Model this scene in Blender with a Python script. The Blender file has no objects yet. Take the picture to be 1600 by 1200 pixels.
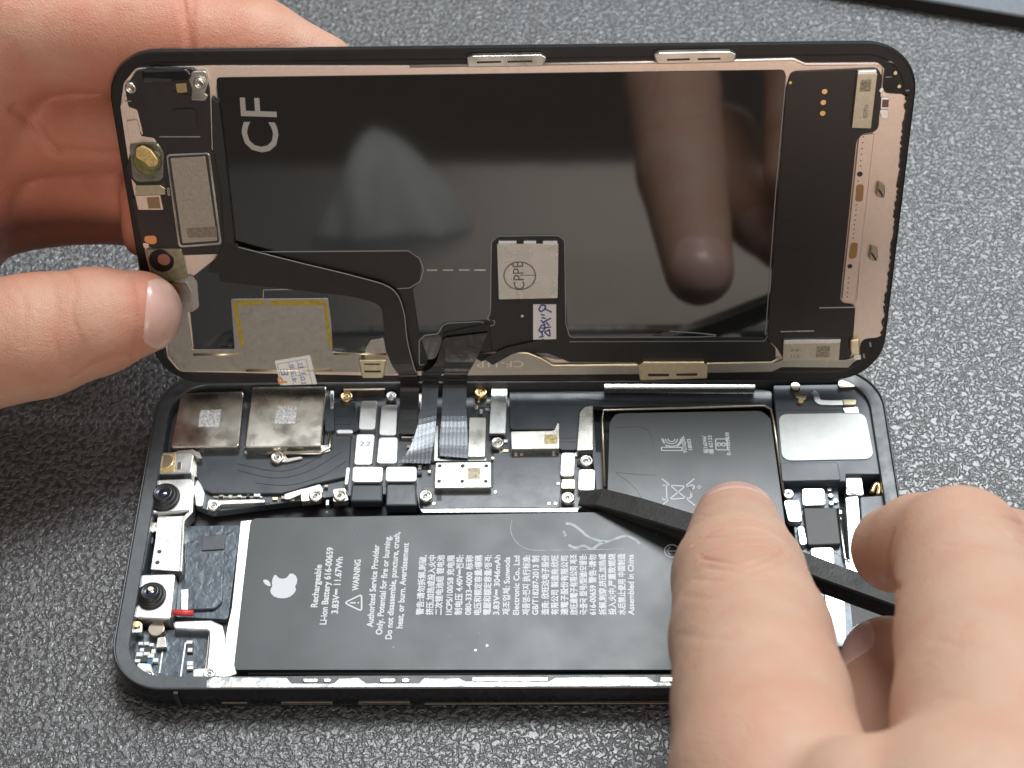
import bpy, bmesh, math, random
import numpy as np
from mathutils import Vector, Matrix

# ---------------------------------------------------------------- camera, world, lamps
S = 0.001                                   # everything below is written in millimetres
scn = bpy.context.scene
COL = scn.collection
cam_d = bpy.data.cameras.new('camera')
cam = bpy.data.objects.new('camera', cam_d)
COL.objects.link(cam)
CL = [80.196, -129.223, 262.938]
CR = Matrix([[0.999523, 0.009198, 0.029484], [0.010616, 0.794152, -0.607627], [-0.029004, 0.60765, 0.793675]])
cam.matrix_world = Matrix.Translation(Vector(CL) * S) @ CR.to_4x4()
cam_d.sensor_width = 36.0
cam_d.lens = 57.567
cam_d.clip_start = 0.005
cam_d.clip_end = 20.0
cam_d.dof.use_dof = True
cam_d.dof.focus_distance = 0.292
cam_d.dof.aperture_fstop = 34.0
scn.camera = cam

world = bpy.data.worlds.new('World')
scn.world = world
world.use_nodes = True
wn = world.node_tree
bg = wn.nodes['Background']
tc = wn.nodes.new('ShaderNodeTexCoord')
sp = wn.nodes.new('ShaderNodeSeparateXYZ')
cr = wn.nodes.new('ShaderNodeValToRGB')
wn.links.new(tc.outputs['Generated'], sp.inputs[0])
wn.links.new(sp.outputs['Z'], cr.inputs[0])
e = cr.color_ramp.elements
e[0].position = 0.0; e[0].color = (0.10, 0.085, 0.075, 1)
e[1].position = 1.0; e[1].color = (0.50, 0.53, 0.55, 1)
k = cr.color_ramp.elements.new(0.35); k.color = (0.26, 0.24, 0.22, 1)
wn.links.new(cr.outputs[0], bg.inputs['Color'])
bg.inputs['Strength'].default_value = 0.88

def area(name, direction, dist, size, power, color, target=(72, 30, 5)):
    d = bpy.data.lights.new(name, 'AREA'); d.shape = 'RECTANGLE'; d.size = size[0]; d.size_y = size[1]
    d.energy = power; d.color = color
    o = bpy.data.objects.new(name, d); COL.objects.link(o)
    v = Vector(direction).normalized(); o.location = Vector(target) * S + v * dist
    o.rotation_euler = (-v).to_track_quat('-Z', 'Y').to_euler()
    return o
area('ceiling_lamp', (0.15, 0.45, 0.88), 1.6, (0.80, 0.50), 27.0, (0.95, 0.985, 1.0))
area('window_light', (0.45, 0.62, 0.70), 2.0, (1.3, 0.9), 15.0, (0.86, 0.94, 1.0))
area('front_fill', (0.15, -0.90, 0.32), 1.8, (0.9, 0.6), 10.5, (1.0, 0.84, 0.72))  # added fill from the viewer's side, brightens the metal of the display back

scn.view_settings.view_transform = 'Standard'
scn.view_settings.look = 'None'
scn.view_settings.exposure = 0.0
scn.view_settings.gamma = 1.0
scn.view_settings.use_curve_mapping = False
scn.render.engine = 'CYCLES'
scn.cycles.max_bounces = 8

# ---------------------------------------------------------------- materials
MATS = {}
def mat(name, color, rough=0.5, metal=0.0, noise=0.0, nscale=0.6, bump=0.0, bscale=3.0, rvar=0.0, spec=0.5,
        coat=0.0, ior=1.5, c2=None, sss=0.0, alpha=1.0, trans=0.0, bdist=0.1, warp=0.0):
    """procedural surface; scales are features per millimetre in object space"""
    if name in MATS: return MATS[name]
    m = bpy.data.materials.new(name); m.use_nodes = True
    nt = m.node_tree; N = nt.nodes; L = nt.links
    b = N['Principled BSDF']
    b.inputs['Roughness'].default_value = rough
    b.inputs['Metallic'].default_value = metal
    b.inputs['Specular IOR Level'].default_value = spec
    b.inputs['IOR'].default_value = ior
    b.inputs['Coat Weight'].default_value = coat
    b.inputs['Coat Roughness'].default_value = 0.08
    b.inputs['Alpha'].default_value = alpha
    b.inputs['Transmission Weight'].default_value = trans
    b.inputs['Base Color'].default_value = (*color, 1)
    tcn = N.new('ShaderNodeTexCoord')
    if noise > 0 or rvar > 0 or c2:
        n = N.new('ShaderNodeTexNoise'); n.inputs['Scale'].default_value = nscale / S
        n.inputs['Detail'].default_value = 5; n.inputs['Roughness'].default_value = 0.6
        L.new(tcn.outputs['Object'], n.inputs['Vector'])
        mx = N.new('ShaderNodeMix'); mx.data_type = 'RGBA'
        mr = N.new('ShaderNodeMapRange'); mr.inputs['From Min'].default_value = 0.35; mr.inputs['From Max'].default_value = 0.65
        L.new(n.outputs['Fac'], mr.inputs['Value']); L.new(mr.outputs[0], mx.inputs['Factor'])
        cc = c2 if c2 else [min(1, c * (1 + noise)) for c in color]
        ca = color if c2 else [c * (1 - noise) for c in color]
        mx.inputs['A'].default_value = (*ca, 1); mx.inputs['B'].default_value = (*cc, 1)
        L.new(mx.outputs['Result'], b.inputs['Base Color'])
        if rvar > 0:
            m2 = N.new('ShaderNodeMapRange'); m2.inputs['From Min'].default_value = 0.3; m2.inputs['From Max'].default_value = 0.7
            m2.inputs['To Min'].default_value = max(0.02, rough - rvar); m2.inputs['To Max'].default_value = rough + rvar
            n2 = N.new('ShaderNodeTexNoise'); n2.inputs['Scale'].default_value = nscale * 0.7 / S; n2.inputs['Detail'].default_value = 6
            L.new(tcn.outputs['Object'], n2.inputs['Vector']); L.new(n2.outputs['Fac'], m2.inputs['Value'])
            L.new(m2.outputs[0], b.inputs['Roughness'])
    if bump > 0:
        n3 = N.new('ShaderNodeTexNoise'); n3.inputs['Scale'].default_value = bscale / S; n3.inputs['Detail'].default_value = 3
        n3.inputs['Distortion'].default_value = warp
        L.new(tcn.outputs['Object'], n3.inputs['Vector'])
        bp = N.new('ShaderNodeBump'); bp.inputs['Strength'].default_value = bump; bp.inputs['Distance'].default_value = bdist * S
        L.new(n3.outputs['Fac'], bp.inputs['Height']); L.new(bp.outputs[0], b.inputs['Normal'])
    MATS[name] = m
    return m

NICKEL = mat('nickel', (.66, .64, .58), .30, 1, noise=.06, nscale=.25, rvar=.10, bump=.06, bscale=.25)
MIRROR = mat('polished_shield', (.72, .68, .60), .27, 1, noise=.10, nscale=.3, rvar=.09, bump=.15, bscale=.12, bdist=.5)
PAD = mat('tinned_pad', (.86, .87, .86), .42, 1, noise=.04, nscale=.4, rvar=.08)
STEEL = mat('brushed_steel', (.70, .71, .70), .38, 1, noise=.07, nscale=.5, rvar=.1, bump=.1, bscale=1.2)
WARM = mat('back_plate_metal', (.80, .68, .60), .50, 1, noise=.03, nscale=1.5, rvar=.05, bump=.1, bscale=6)  # rose tint puts the hand's reflection into the colour of nickel
GREYM = mat('grey_plate_metal', (.44, .42, .375), .42, 1, noise=.05, nscale=1.5, rvar=.08, bump=.12, bscale=5)
GOLD = mat('gold', (.90, .66, .34), .28, 1, noise=.08, nscale=1)
PALEGOLD = mat('pale_gold', (.86, .76, .52), .30, 1, noise=.06, nscale=1)
COPPER = mat('copper', (.72, .38, .20), .30, 1, noise=.08, nscale=1)
BRONZE = mat('bronze_edge', (.42, .36, .29), .30, 1, noise=.1, nscale=.5)
BLACKP = mat('black_plastic', (.016, .015, .015), .46, noise=.15, nscale=1, bump=.08, bscale=5)
BEZEL = mat('bezel_black', (.009, .0085, .0085), .40, spec=.4, noise=.1, nscale=.5, rvar=.05)
BAND = mat('polished_black_band', (.05, .05, .052), .16, 1, noise=.1, nscale=.1, rvar=.04)
LEDGE = mat('grey_ledge', (.052, .058, .064), .42, spec=.6, noise=.15, nscale=.7, rvar=.08, bump=.15, bscale=2)
FLOORM = mat('cavity_floor', (.02, .02, .022), .5, noise=.3, nscale=.5, bump=.3, bscale=1)
SLATE = mat('slate_plastic', (.046, .057, .072), .40, spec=.6, noise=.12, nscale=.2, rvar=.06, bump=.06, bscale=4)
FLEX = mat('slate_flex', (.042, .051, .062), .35, spec=.7, noise=.12, nscale=.3, rvar=.07, bump=.18, bscale=.7)
FLEXB = mat('black_flex', (.012, .0115, .011), .42, noise=.1, nscale=.4, rvar=.05, bump=.05, bscale=1.5)
FLEXR = mat('brown_black_flex', (.021, .018, .017), .40, noise=.05, nscale=.6, rvar=.04)
WRINK = mat('wrinkled_graphite', (.085, .105, .125), .33, .15, noise=.2, nscale=.5, rvar=.06, bump=.7, bscale=.6, bdist=.22, warp=.6)
BATT = mat('battery_film', (.024, .028, .030), .42, spec=.68, noise=.07, nscale=.15, rvar=.04, bump=.10, bscale=.10, bdist=.4)
GLOSS = mat('glossy_back_film', (.006, .006, .0055), .055, noise=.1, nscale=.05, ior=2.3, spec=.5, bump=.04, bscale=.03, bdist=.5)
GLOSS2 = mat('satin_back_film', (.010, .010, .0095), .22, noise=.1, nscale=.3, spec=.5)
CHIP = mat('chip_epoxy', (.035, .034, .033), .5, noise=.1, nscale=2, bump=.1, bscale=6)
BOARD = mat('board_mask', (.066, .076, .090), .36, spec=.8, noise=.12, nscale=.5, rvar=.06, bump=.12, bscale=1.5)
WHITE = mat('white_ink', (.56, .58, .59), .5)
GREYINK = mat('grey_ink', (.30, .32, .33), .5)
PAPER = mat('paper_white', (.90, .89, .86), .6, noise=.03, nscale=1)
BLUEP = mat('purple_ink', (.07, .05, .30), .5)
PALEBLUE = mat('pale_blue_ink', (.25, .38, .52), .5)
ORANGE = mat('orange_ink', (.80, .36, .10), .5)
DARKINK = mat('dark_ink', (.06, .055, .055), .5)
TAPEY = mat('polyimide_tape', (.42, .31, .02), .3, noise=.2, nscale=1, coat=.5)
LENS = mat('lens_glass', (.006, .008, .02), .05, coat=1, ior=1.7)
LENSB = mat('lens_blue', (.008, .012, .035), .08, coat=1)
AMBER = mat('amber_sensor', (.85, .62, .25), .25, .4, noise=.2, nscale=1.5, coat=.6)
OLIVE = mat('olive_epoxy', (.16, .17, .05), .15, noise=.35, nscale=.5, coat=.8, bump=.3, bscale=.6)
CLAY = mat('clay_pad', (.28, .11, .075), .5)
RED = mat('red_sleeve', (.62, .05, .05), .4)
SMD = mat('ceramic_white', (.75, .75, .72), .4)
SMDB = mat('ceramic_blue', (.04, .14, .24), .35)
SMEAR = mat('dried_glue', (.50, .55, .56), .45, noise=.3, nscale=.8, alpha=.6)
SPUDGE = mat('spudger_nylon', (.014, .0125, .011), .48, spec=.45, noise=.3, nscale=.5, rvar=.08, bump=.35, bscale=1.6, bdist=.12)
NAIL = mat('fingernail', (.60, .37, .31), .30, noise=.06, nscale=.3, coat=.1)
NAILW = mat('fingernail_pale', (.74, .60, .57), .30, coat=.15)

def mat_vinyl():
    m = bpy.data.materials.new('embossed_vinyl'); m.use_nodes = True
    nt = m.node_tree; N = nt.nodes; L = nt.links; b = N['Principled BSDF']
    t = N.new('ShaderNodeTexCoord')
    n = N.new('ShaderNodeTexNoise'); n.inputs['Scale'].default_value = 0.90 / S; n.inputs['Detail'].default_value = 2.0
    n.inputs['Roughness'].default_value = .55; n.inputs['Distortion'].default_value = .5
    L.new(t.outputs['Object'], n.inputs['Vector'])
    n2 = N.new('ShaderNodeTexNoise'); n2.inputs['Scale'].default_value = 2.4 / S; n2.inputs['Detail'].default_value = 3
    L.new(t.outputs['Object'], n2.inputs['Vector'])
    r = N.new('ShaderNodeMapRange'); r.inputs['From Min'].default_value = .37; r.inputs['From Max'].default_value = .63
    r.interpolation_type = 'SMOOTHSTEP'
    L.new(n.outputs['Fac'], r.inputs['Value'])
    a = N.new('ShaderNodeMath'); a.operation = 'MULTIPLY_ADD'; a.inputs[1].default_value = .18
    L.new(n2.outputs['Fac'], a.inputs[0]); L.new(r.outputs[0], a.inputs[2])
    bp = N.new('ShaderNodeBump'); bp.inputs['Strength'].default_value = 1.0; bp.inputs['Distance'].default_value = .21 * S
    L.new(a.outputs[0], bp.inputs['Height']); L.new(bp.outputs[0], b.inputs['Normal'])
    mx = N.new('ShaderNodeMix'); mx.data_type = 'RGBA'
    mx.inputs['A'].default_value = (.044, .044, .045, 1); mx.inputs['B'].default_value = (.118, .120, .123, 1)
    L.new(r.outputs[0], mx.inputs['Factor']); L.new(mx.outputs['Result'], b.inputs['Base Color'])
    b.inputs['Roughness'].default_value = .35; b.inputs['Specular IOR Level'].default_value = 1.0
    return m
VINYL = mat_vinyl()
CLOTH = mat('pad_cloth', (.16, .18, .20), .7, noise=.08, nscale=.8, bump=.4, bscale=2.5)
CLOTHD = mat('pad_edge_foam', (.012, .011, .010), .9)

def mat_skin(name, base, red):
    m = bpy.data.materials.new(name); m.use_nodes = True
    nt = m.node_tree; N = nt.nodes; L = nt.links; b = N['Principled BSDF']
    t = N.new('ShaderNodeTexCoord')
    n = N.new('ShaderNodeTexNoise'); n.inputs['Scale'].default_value = .12 / S; n.inputs['Detail'].default_value = 6
    L.new(t.outputs['Object'], n.inputs['Vector'])
    at = N.new('ShaderNodeAttribute'); at.attribute_name = 'flush'
    r = N.new('ShaderNodeMapRange'); r.inputs['From Min'].default_value = .38; r.inputs['From Max'].default_value = .68
    r.inputs['To Max'].default_value = .55
    L.new(n.outputs['Fac'], r.inputs['Value'])
    ad = N.new('ShaderNodeMath'); ad.operation = 'ADD'; ad.use_clamp = True
    L.new(r.outputs[0], ad.inputs[0]); L.new(at.outputs['Fac'], ad.inputs[1])
    mx = N.new('ShaderNodeMix'); mx.data_type = 'RGBA'
    mx.inputs['A'].default_value = (*base, 1); mx.inputs['B'].default_value = (*red, 1)
    L.new(ad.outputs[0], mx.inputs['Factor']); L.new(mx.outputs['Result'], b.inputs['Base Color'])
    # fine skin relief: cells plus fine lines
    v = N.new('ShaderNodeTexVoronoi'); v.inputs['Scale'].default_value = 1.7 / S; v.feature = 'DISTANCE_TO_EDGE'
    nz = N.new('ShaderNodeTexNoise'); nz.inputs['Scale'].default_value = .35 / S; nz.inputs['Detail'].default_value = 8
    nz.inputs['Roughness'].default_value = .7; nz.inputs['Distortion'].default_value = .5
    L.new(t.outputs['Object'], v.inputs['Vector']); L.new(t.outputs['Object'], nz.inputs['Vector'])
    h = N.new('ShaderNodeMath'); h.operation = 'MULTIPLY_ADD'; h.inputs[1].default_value = 2.2
    L.new(nz.outputs['Fac'], h.inputs[0]); L.new(v.outputs['Distance'], h.inputs[2])
    bp = N.new('ShaderNodeBump'); bp.inputs['Strength'].default_value = .55; bp.inputs['Distance'].default_value = .20 * S
    L.new(h.outputs[0], bp.inputs['Height']); L.new(bp.outputs[0], b.inputs['Normal'])
    b.inputs['Roughness'].default_value = .5; b.inputs['Specular IOR Level'].default_value = .35
    b.inputs['Subsurface Weight'].default_value = .35
    b.inputs['Subsurface Radius'].default_value = (1.0, .35, .2)
    b.inputs['Subsurface Scale'].default_value = 2.2 * S
    return m
SKIN_L = mat_skin('skin_left', (.57, .35, .25), (.53, .225, .15))  # pinker than the right hand: their difference in light, put into the colour
SKIN_R = mat_skin('skin_right', (.52, .335, .24), (.51, .265, .18))

# ---------------------------------------------------------------- builders
def tag(o, label=None, cat=None, group=None, kind=None):
    if label: o['label'] = label
    if cat: o['category'] = cat
    if group: o['group'] = group
    if kind: o['kind'] = kind
    return o
def empty(name, loc=(0, 0, 0), R=None):
    o = bpy.data.objects.new(name, None); COL.objects.link(o)
    M = Matrix.Translation(Vector(loc) * S)
    if R is not None: M = M @ Matrix(R).to_4x4()
    o.matrix_world = M
    o.empty_display_size = .01
    return o
def obj(name, verts, faces, m, parent=None, smooth=False, autosmooth=True):
    me = bpy.data.meshes.new(name)
    me.from_pydata([(v[0] * S, v[1] * S, v[2] * S) for v in verts], [], faces)
    me.materials.append(m)
    if smooth: me.polygons.foreach_set('use_smooth', [True] * len(me.polygons))
    me.update()
    o = bpy.data.objects.new(name, me); COL.objects.link(o)
    if parent is not None: o.parent = parent
    return o
def fillet(pts, r, n=5):
    """round every corner of a polygon; r is one radius or one per corner"""
    P = [Vector((p[0], p[1])) for p in pts]; out = []
    rs = r if isinstance(r, (list, tuple)) else [r] * len(P)
    for i, p in enumerate(P):
        a = P[i - 1]; c = P[(i + 1) % len(P)]
        d1 = (a - p); d2 = (c - p); l1 = d1.length; l2 = d2.length
        if rs[i] <= 0 or l1 < 1e-6 or l2 < 1e-6: out.append((p.x, p.y)); continue
        d1 /= l1; d2 /= l2
        ang = math.acos(max(-1, min(1, d1.dot(d2))))
        if ang > 3.05 or ang < .05: out.append((p.x, p.y)); continue
        t = min(rs[i] / math.tan(ang / 2), l1 * .49, l2 * .49)
        q0 = p + d1 * t; q2 = p + d2 * t
        for k in range(n + 1):
            u = k / n
            q = q0 * (1 - u) ** 2 + p * 2 * u * (1 - u) + q2 * u * u
            out.append((q.x, q.y))
    return out
def slab(name, pts, z0, z1, m, parent, r=0.0, bev=0.12, seg=2, hole=None):
    """plate with a rounded outline and a softened upper edge"""
    P = fillet(pts, r) if r else [(p[0], p[1]) for p in pts]
    bm = bmesh.new()
    vs = [bm.verts.new((p[0], p[1], z0)) for p in P]
    f = bm.faces.new(vs)
    f.normal_update()
    if f.normal.z < 0: f.normal_flip()
    ex = bmesh.ops.extrude_face_region(bm, geom=[f])
    top = [g for g in ex['geom'] if isinstance(g, bmesh.types.BMVert)]
    for v in top: v.co.z = z1
    bm.normal_update()
    if bev > 0 and z1 - z0 > bev * 1.2:
        tf = [g for g in ex['geom'] if isinstance(g, bmesh.types.BMFace)]
        ed = [e_ for e_ in tf[0].edges]
        bmesh.ops.bevel(bm, geom=ed, offset=bev, segments=seg, profile=.5, affect='EDGES', clamp_overlap=True)
    bmesh.ops.recalc_face_normals(bm, faces=bm.faces[:])
    for v in bm.verts: v.co *= S
    me = bpy.data.meshes.new(name); bm.to_mesh(me); bm.free()
    me.materials.append(m)
    o = bpy.data.objects.new(name, me); COL.objects.link(o); o.parent = parent
    return o
def box2(name, a, b, z0, z1, m, parent, **kw):
    return slab(name, [(a[0], a[1]), (b[0], a[1]), (b[0], b[1]), (a[0], b[1])], z0, z1, m, parent, **kw)
def lathe(name, c, prof, m, parent, n=28, z=0.0):
    V = []; F = []
    for r_, h in prof:
        for k_ in range(n):
            t = 2 * math.pi * k_ / n; V.append((c[0] + r_ * math.cos(t), c[1] + r_ * math.sin(t), z + h))
    for i in range(len(prof) - 1):
        for k_ in range(n):
            a = i * n + k_; b = i * n + (k_ + 1) % n
            F.append((a, b, b + n, a + n))
    F.append(tuple(range(n))[::-1]); F.append(tuple(range((len(prof) - 1) * n, len(prof) * n)))
    return obj(name, V, F, m, parent, smooth=True)
def disk(name, c, r, z0, z1, m, parent, n=24):
    return slab(name, [(c[0] + r * math.cos(2 * math.pi * k_ / n), c[1] + r * math.sin(2 * math.pi * k_ / n)) for k_ in range(n)], z0, z1, m, parent, bev=min(.12, r * .2))
def smoothpath(P, n=6):
    P = [np.array(p, float) for p in P]; out = []
    Q = [2 * P[0] - P[1]] + P + [2 * P[-1] - P[-2]]
    for i in range(1, len(Q) - 2):
        for k_ in range(n):
            t = k_ / n
            out.append(.5 * ((2 * Q[i]) + (-Q[i - 1] + Q[i + 1]) * t + (2 * Q[i - 1] - 5 * Q[i] + 4 * Q[i + 1] - Q[i + 2]) * t * t + (-Q[i - 1] + 3 * Q[i] - 3 * Q[i + 1] + Q[i + 2]) * t ** 3))
    out.append(P[-1]); return out
def strokes(name, lines, w, z, m, parent, h=.03, closed=False):
    """printed or raised flat line work: every polyline becomes a thin raised band"""
    V = []; F = []
    for L_ in lines:
        P = [Vector((p[0], p[1])) for p in L_]
        cl = closed or (len(P) > 2 and (P[0] - P[-1]).length < 1e-4)
        if cl and (P[0] - P[-1]).length < 1e-4: P = P[:-1]
        n = len(P); base = len(V)
        for i in range(n):
            a = P[i - 1] if (i > 0 or cl) else P[i]; c = P[(i + 1) % n] if (i < n - 1 or cl) else P[i]
            d1 = (P[i] - a); d2 = (c - P[i])
            if d1.length < 1e-9: d1 = d2
            if d2.length < 1e-9: d2 = d1
            d1 = d1.normalized(); d2 = d2.normalized()
            t = (d1 + d2)
            t = t.normalized() if t.length > 1e-6 else d1
            nn = Vector((-t.y, t.x)); q = max(.45, nn.dot(Vector((-d1.y, d1.x))))
            nn = nn * (w / 2 / q)
            for s_ in (1, -1): V.append((P[i].x + nn.x * s_, P[i].y + nn.y * s_, z + h))
            for s_ in (1, -1): V.append((P[i].x + nn.x * s_, P[i].y + nn.y * s_, z))
        for i in range(n if cl else n - 1):
            a = base + 4 * i; b = base + 4 * ((i + 1) % n)
            F += [(a, a + 1, b + 1, b), (a, b, b + 2, a + 2), (a + 1, a + 3, b + 3, b + 1)]
    return obj(name, V, F, m, parent)
_tc = bpy.data.curves.new('lettering', 'FONT'); _tc.resolution_u = 3
_to = bpy.data.objects.new('lettering', _tc); COL.objects.link(_to)
def glyphs(body):
    _tc.body = body
    dg = bpy.context.evaluated_depsgraph_get(); dg.update()
    me = bpy.data.meshes.new_from_object(_to.evaluated_get(dg))
    V = [tuple(v.co) for v in me.vertices]; F = [tuple(p.vertices) for p in me.polygons]
    bpy.data.meshes.remove(me)
    return V, F
def writing(name, items, z, m, parent, h=.02, bold=0.0):
    """items: (text, start, end, height): a baseline from start to end, glyph height in mm"""
    V = []; F = []
    for body, a, b, ht in items:
        v, f = glyphs(body)
        if not v: continue
        x0 = min(q[0] for q in v); x1 = max(q[0] for q in v)
        a = Vector(a[:2]); b = Vector(b[:2]); d = (b - a); L_ = d.length; d.normalize(); up = Vector((-d.y, d.x))
        sx = L_ / (x1 - x0); sy = ht / .72
        offs = [(0, 0)] if not bold else [(0, 0), (bold, 0), (0, bold), (bold, bold)]
        for j, (ox, oy) in enumerate(offs):
            base = len(V)
            for q in v:
                p = a + d * ((q[0] - x0) * sx + ox) + up * (q[1] * sy + oy); V.append((p.x, p.y, z + h + j * .002))
            F += [tuple(base + i for i in ff) for ff in f]
    return obj(name, V, F, m, parent)
def ribbon(name, secs, th, m, parent, n=6, inv=None, smooth=True):
    """thin flexible strip through pairs of 3-D edge points"""
    A = smoothpath([s_[0] for s_ in secs], n); B = smoothpath([s_[1] for s_ in secs], n)
    V = []; F = []
    for i in range(len(A)):
        t = (A[min(i + 1, len(A) - 1)] - A[max(i - 1, 0)]); w = B[i] - A[i]
        nn = np.cross(w, t); nn /= max(np.linalg.norm(nn), 1e-9)
        if nn[2] < 0: nn = -nn
        for p in (A[i], B[i], B[i] - nn * th, A[i] - nn * th): V.append(p)
    for i in range(len(A) - 1):
        a = 4 * i
        for j in range(4): F.append((a + j, a + (j + 1) % 4, a + 4 + (j + 1) % 4, a + 4 + j))
    F.append((0, 1, 2, 3)); a = 4 * (len(A) - 1); F.append((a + 3, a + 2, a + 1, a))
    if inv is not None: V = [tuple(inv @ Vector(tuple(v))) for v in V]
    bm = bmesh.new()
    o = obj(name, [tuple(v) for v in V], F, m, parent)
    bm.from_mesh(o.data); bmesh.ops.recalc_face_normals(bm, faces=bm.faces[:]); bm.to_mesh(o.data); bm.free()
    return o
def tube(name, pts, r, m, parent, n=8, sm=0):
    P = smoothpath(pts, sm) if sm else [np.array(p, float) for p in pts]
    V = []; F = []
    for i, p in enumerate(P):
        t = P[min(i + 1, len(P) - 1)] - P[max(i - 1, 0)]; t = t / np.linalg.norm(t)
        u = np.cross(t, (0, 0, 1.)) if abs(t[2]) < .9 else np.cross(t, (1., 0, 0)); u /= np.linalg.norm(u); w = np.cross(t, u)
        for k_ in range(n):
            a = 2 * math.pi * k_ / n; V.append(tuple(p + r * (math.cos(a) * u + math.sin(a) * w)))
    for i in range(len(P) - 1):
        for k_ in range(n):
            a = i * n + k_; b = i * n + (k_ + 1) % n; F.append((a, b, b + n, a + n))
    F.append(tuple(range(n))[::-1]); F.append(tuple(range((len(P) - 1) * n, len(P) * n)))
    return obj(name, V, F, m, parent, smooth=True)
def copy_part(o, loc, parent):
    c = o.copy(); COL.objects.link(c); c.parent = parent; c.location = Vector(loc) * S
    return c

# ---------------------------------------------------------------- the setting: work mat and the pad beyond it
def sheet(name, x0, x1, y0, y1, z, m):
    return obj(name, [(x0, y0, z), (x1, y0, z), (x1, y1, z), (x0, y1, z)], [(0, 1, 2, 3)], m)
mat_o = sheet('table_mat', -420, 560, -420, 620, 0.0, VINYL)
tag(mat_o, kind='structure')
tag(mat_o, 'grey embossed vinyl work mat under the opened phone', 'mat')
pe = empty('cloth_pad', [(177.66,183.9,0)][0])
tag(pe, 'blue-grey cloth pad with dark edge lying on the mat behind the phone', 'pad')
def pad_geo():
    a, b = [(140.74,192.46),(197.65,175.97)]
    a = Vector(a); b = Vector(b); d = (b - a).normalized(); nrm = Vector((-d.y, d.x))
    if nrm.y < 0: nrm = -nrm
    A = a - d * 30; B = b + d * 120
    return [tuple(A), tuple(B), tuple(B + nrm * 160), tuple(A + nrm * 160)]
pp = pad_geo(); pc = [(177.66,183.9,0)][0]
pp = [(x - pc[0], y - pc[1]) for x, y in pp]
slab('foam_edge', pp, .05, 3.3, CLOTHD, pe, bev=0)
slab('cloth_top', pp, 3.3, 4.0, CLOTH, pe, bev=.5, seg=3)

def cloth():  # out-of-view heap, added to give a grey reflection in the rear film
    V = []; F = []; n, m_ = 40, 20; r2 = np.random.default_rng(3)
    ph = r2.uniform(0, 6.28, 12)
    for j in range(m_ + 1):
        v = j / m_
        for i in range(n):
            t = 2 * math.pi * i / n
            f_ = 1 + .20 * math.sin(3 * t + ph[0] + 2 * v) + .07 * math.sin(7 * t + ph[1] - 3 * v) + .05 * math.sin(11 * t + ph[2] + 5 * v)
            r = (1 - v) ** .55 * f_
            V.append((18 + 24 * r * math.cos(t) - 6 * v, -210 + 26 * r * math.sin(t), .1 + 33 * v ** .8 * (1 + .08 * math.sin(2 * t + ph[3]))))
    V = [(x - 18, y + 210, z) for x, y, z in V]
    for j in range(m_):
        for i in range(n):
            a = j * n + i; b = j * n + (i + 1) % n; F.append((a, b, b + n, a + n))
    o = obj('reflection_cloth', V, F, mat('cotton_cloth', (.42, .42, .39), .85, noise=.08, nscale=.3, bump=.4, bscale=1.2), None, smooth=True)
    o.location = Vector((18, -210, 0)) * S
    tag(o, 'unseen pale cloth heap added in front of the phone for its reflection in the screen back', 'cloth')
cloth()

# ---------------------------------------------------------------- phone body
PB = empty('phone_body', (0, 0, 0))
tag(PB, 'opened phone body lying flat with battery, circuit boards and cameras exposed', 'phone body')
W_, H_ = 143.6, 70.9
def rrect(ins, r0=10.5, n=12):
    r = max(r0 - ins, .6); P = []
    for cx, cy, a in ((W_ - ins - r, ins + r, -90), (W_ - ins - r, H_ - ins - r, 0), (ins + r, H_ - ins - r, 90), (ins + r, ins + r, 180)):
        for k_ in range(n + 1):
            t = math.radians(a + 90 * k_ / n); P.append((cx + r * math.cos(t), cy + r * math.sin(t)))
    return P
def ring(name, prof, m, smooth=True, cap=False):
    V = []; F = []
    for ins, z in prof: V += [(x, y, z) for x, y in rrect(ins)]
    n = len(rrect(0))
    for i in range(len(prof) - 1):
        for k_ in range(n):
            a = i * n + k_; b = i * n + (k_ + 1) % n; F.append((a, b, b + n, a + n))
    if cap: F.append(tuple(range((len(prof) - 1) * n, len(prof) * n)))
    return obj(name, V, F, m, PB, smooth=smooth)
ring('side_band', [(2.2, .0), (1.1, .25), (.45, .9), (.1, 2.0), (0, 3.4), (.05, 4.6), (.25, 5.7), (.5, 6.5), (.62, 6.95)], BAND)
ring('rim_edge', [(.62, 6.95), (.70, 7.18), (.85, 7.22), (.98, 7.1), (1.05, 6.75)], mat('rim_grey', (.07, .072, .075), .35, .5))
ring('inner_ledge', [(1.05, 6.75), (3.3, 6.65), (3.45, 6.45), (3.55, 1.0)], LEDGE, smooth=False)
ring('cavity_floor', [(3.55, 1.0), (3.9, .9)], FLOORM, smooth=False, cap=True)

# antenna breaks, side buttons and the tray line on the near side
def near_side(px0, px1, z0, z1, name, m, out=.12):
    slab(name, [(px0, -out), (px1, -out), (px1, .6), (px0, .6)], z0, z1, m, PB, bev=.05)
near_side(12.6, 13.4, .9, 6.7, 'antenna_break', BLACKP, .05)
near_side(129.5, 130.3, .9, 6.7, 'antenna_break', BLACKP, .05)
near_side(20.5, 25.0, 2.9, 3.4, 'side_button', BRONZE, .12)
near_side(31.0, 40.0, 2.7, 3.6, 'side_button', BRONZE, .22)
near_side(44.5, 53.5, 2.7, 3.6, 'side_button', BRONZE, .22)
near_side(56.0, 112.0, 2.3, 2.6, 'seam_line', BRONZE, .10)

def bp(name, pts, z0, z1, m, r=0.4, bev=.1, parent=None):
    return slab(name, pts, z0, z1, m, parent or PB, r=r, bev=bev)

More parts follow.
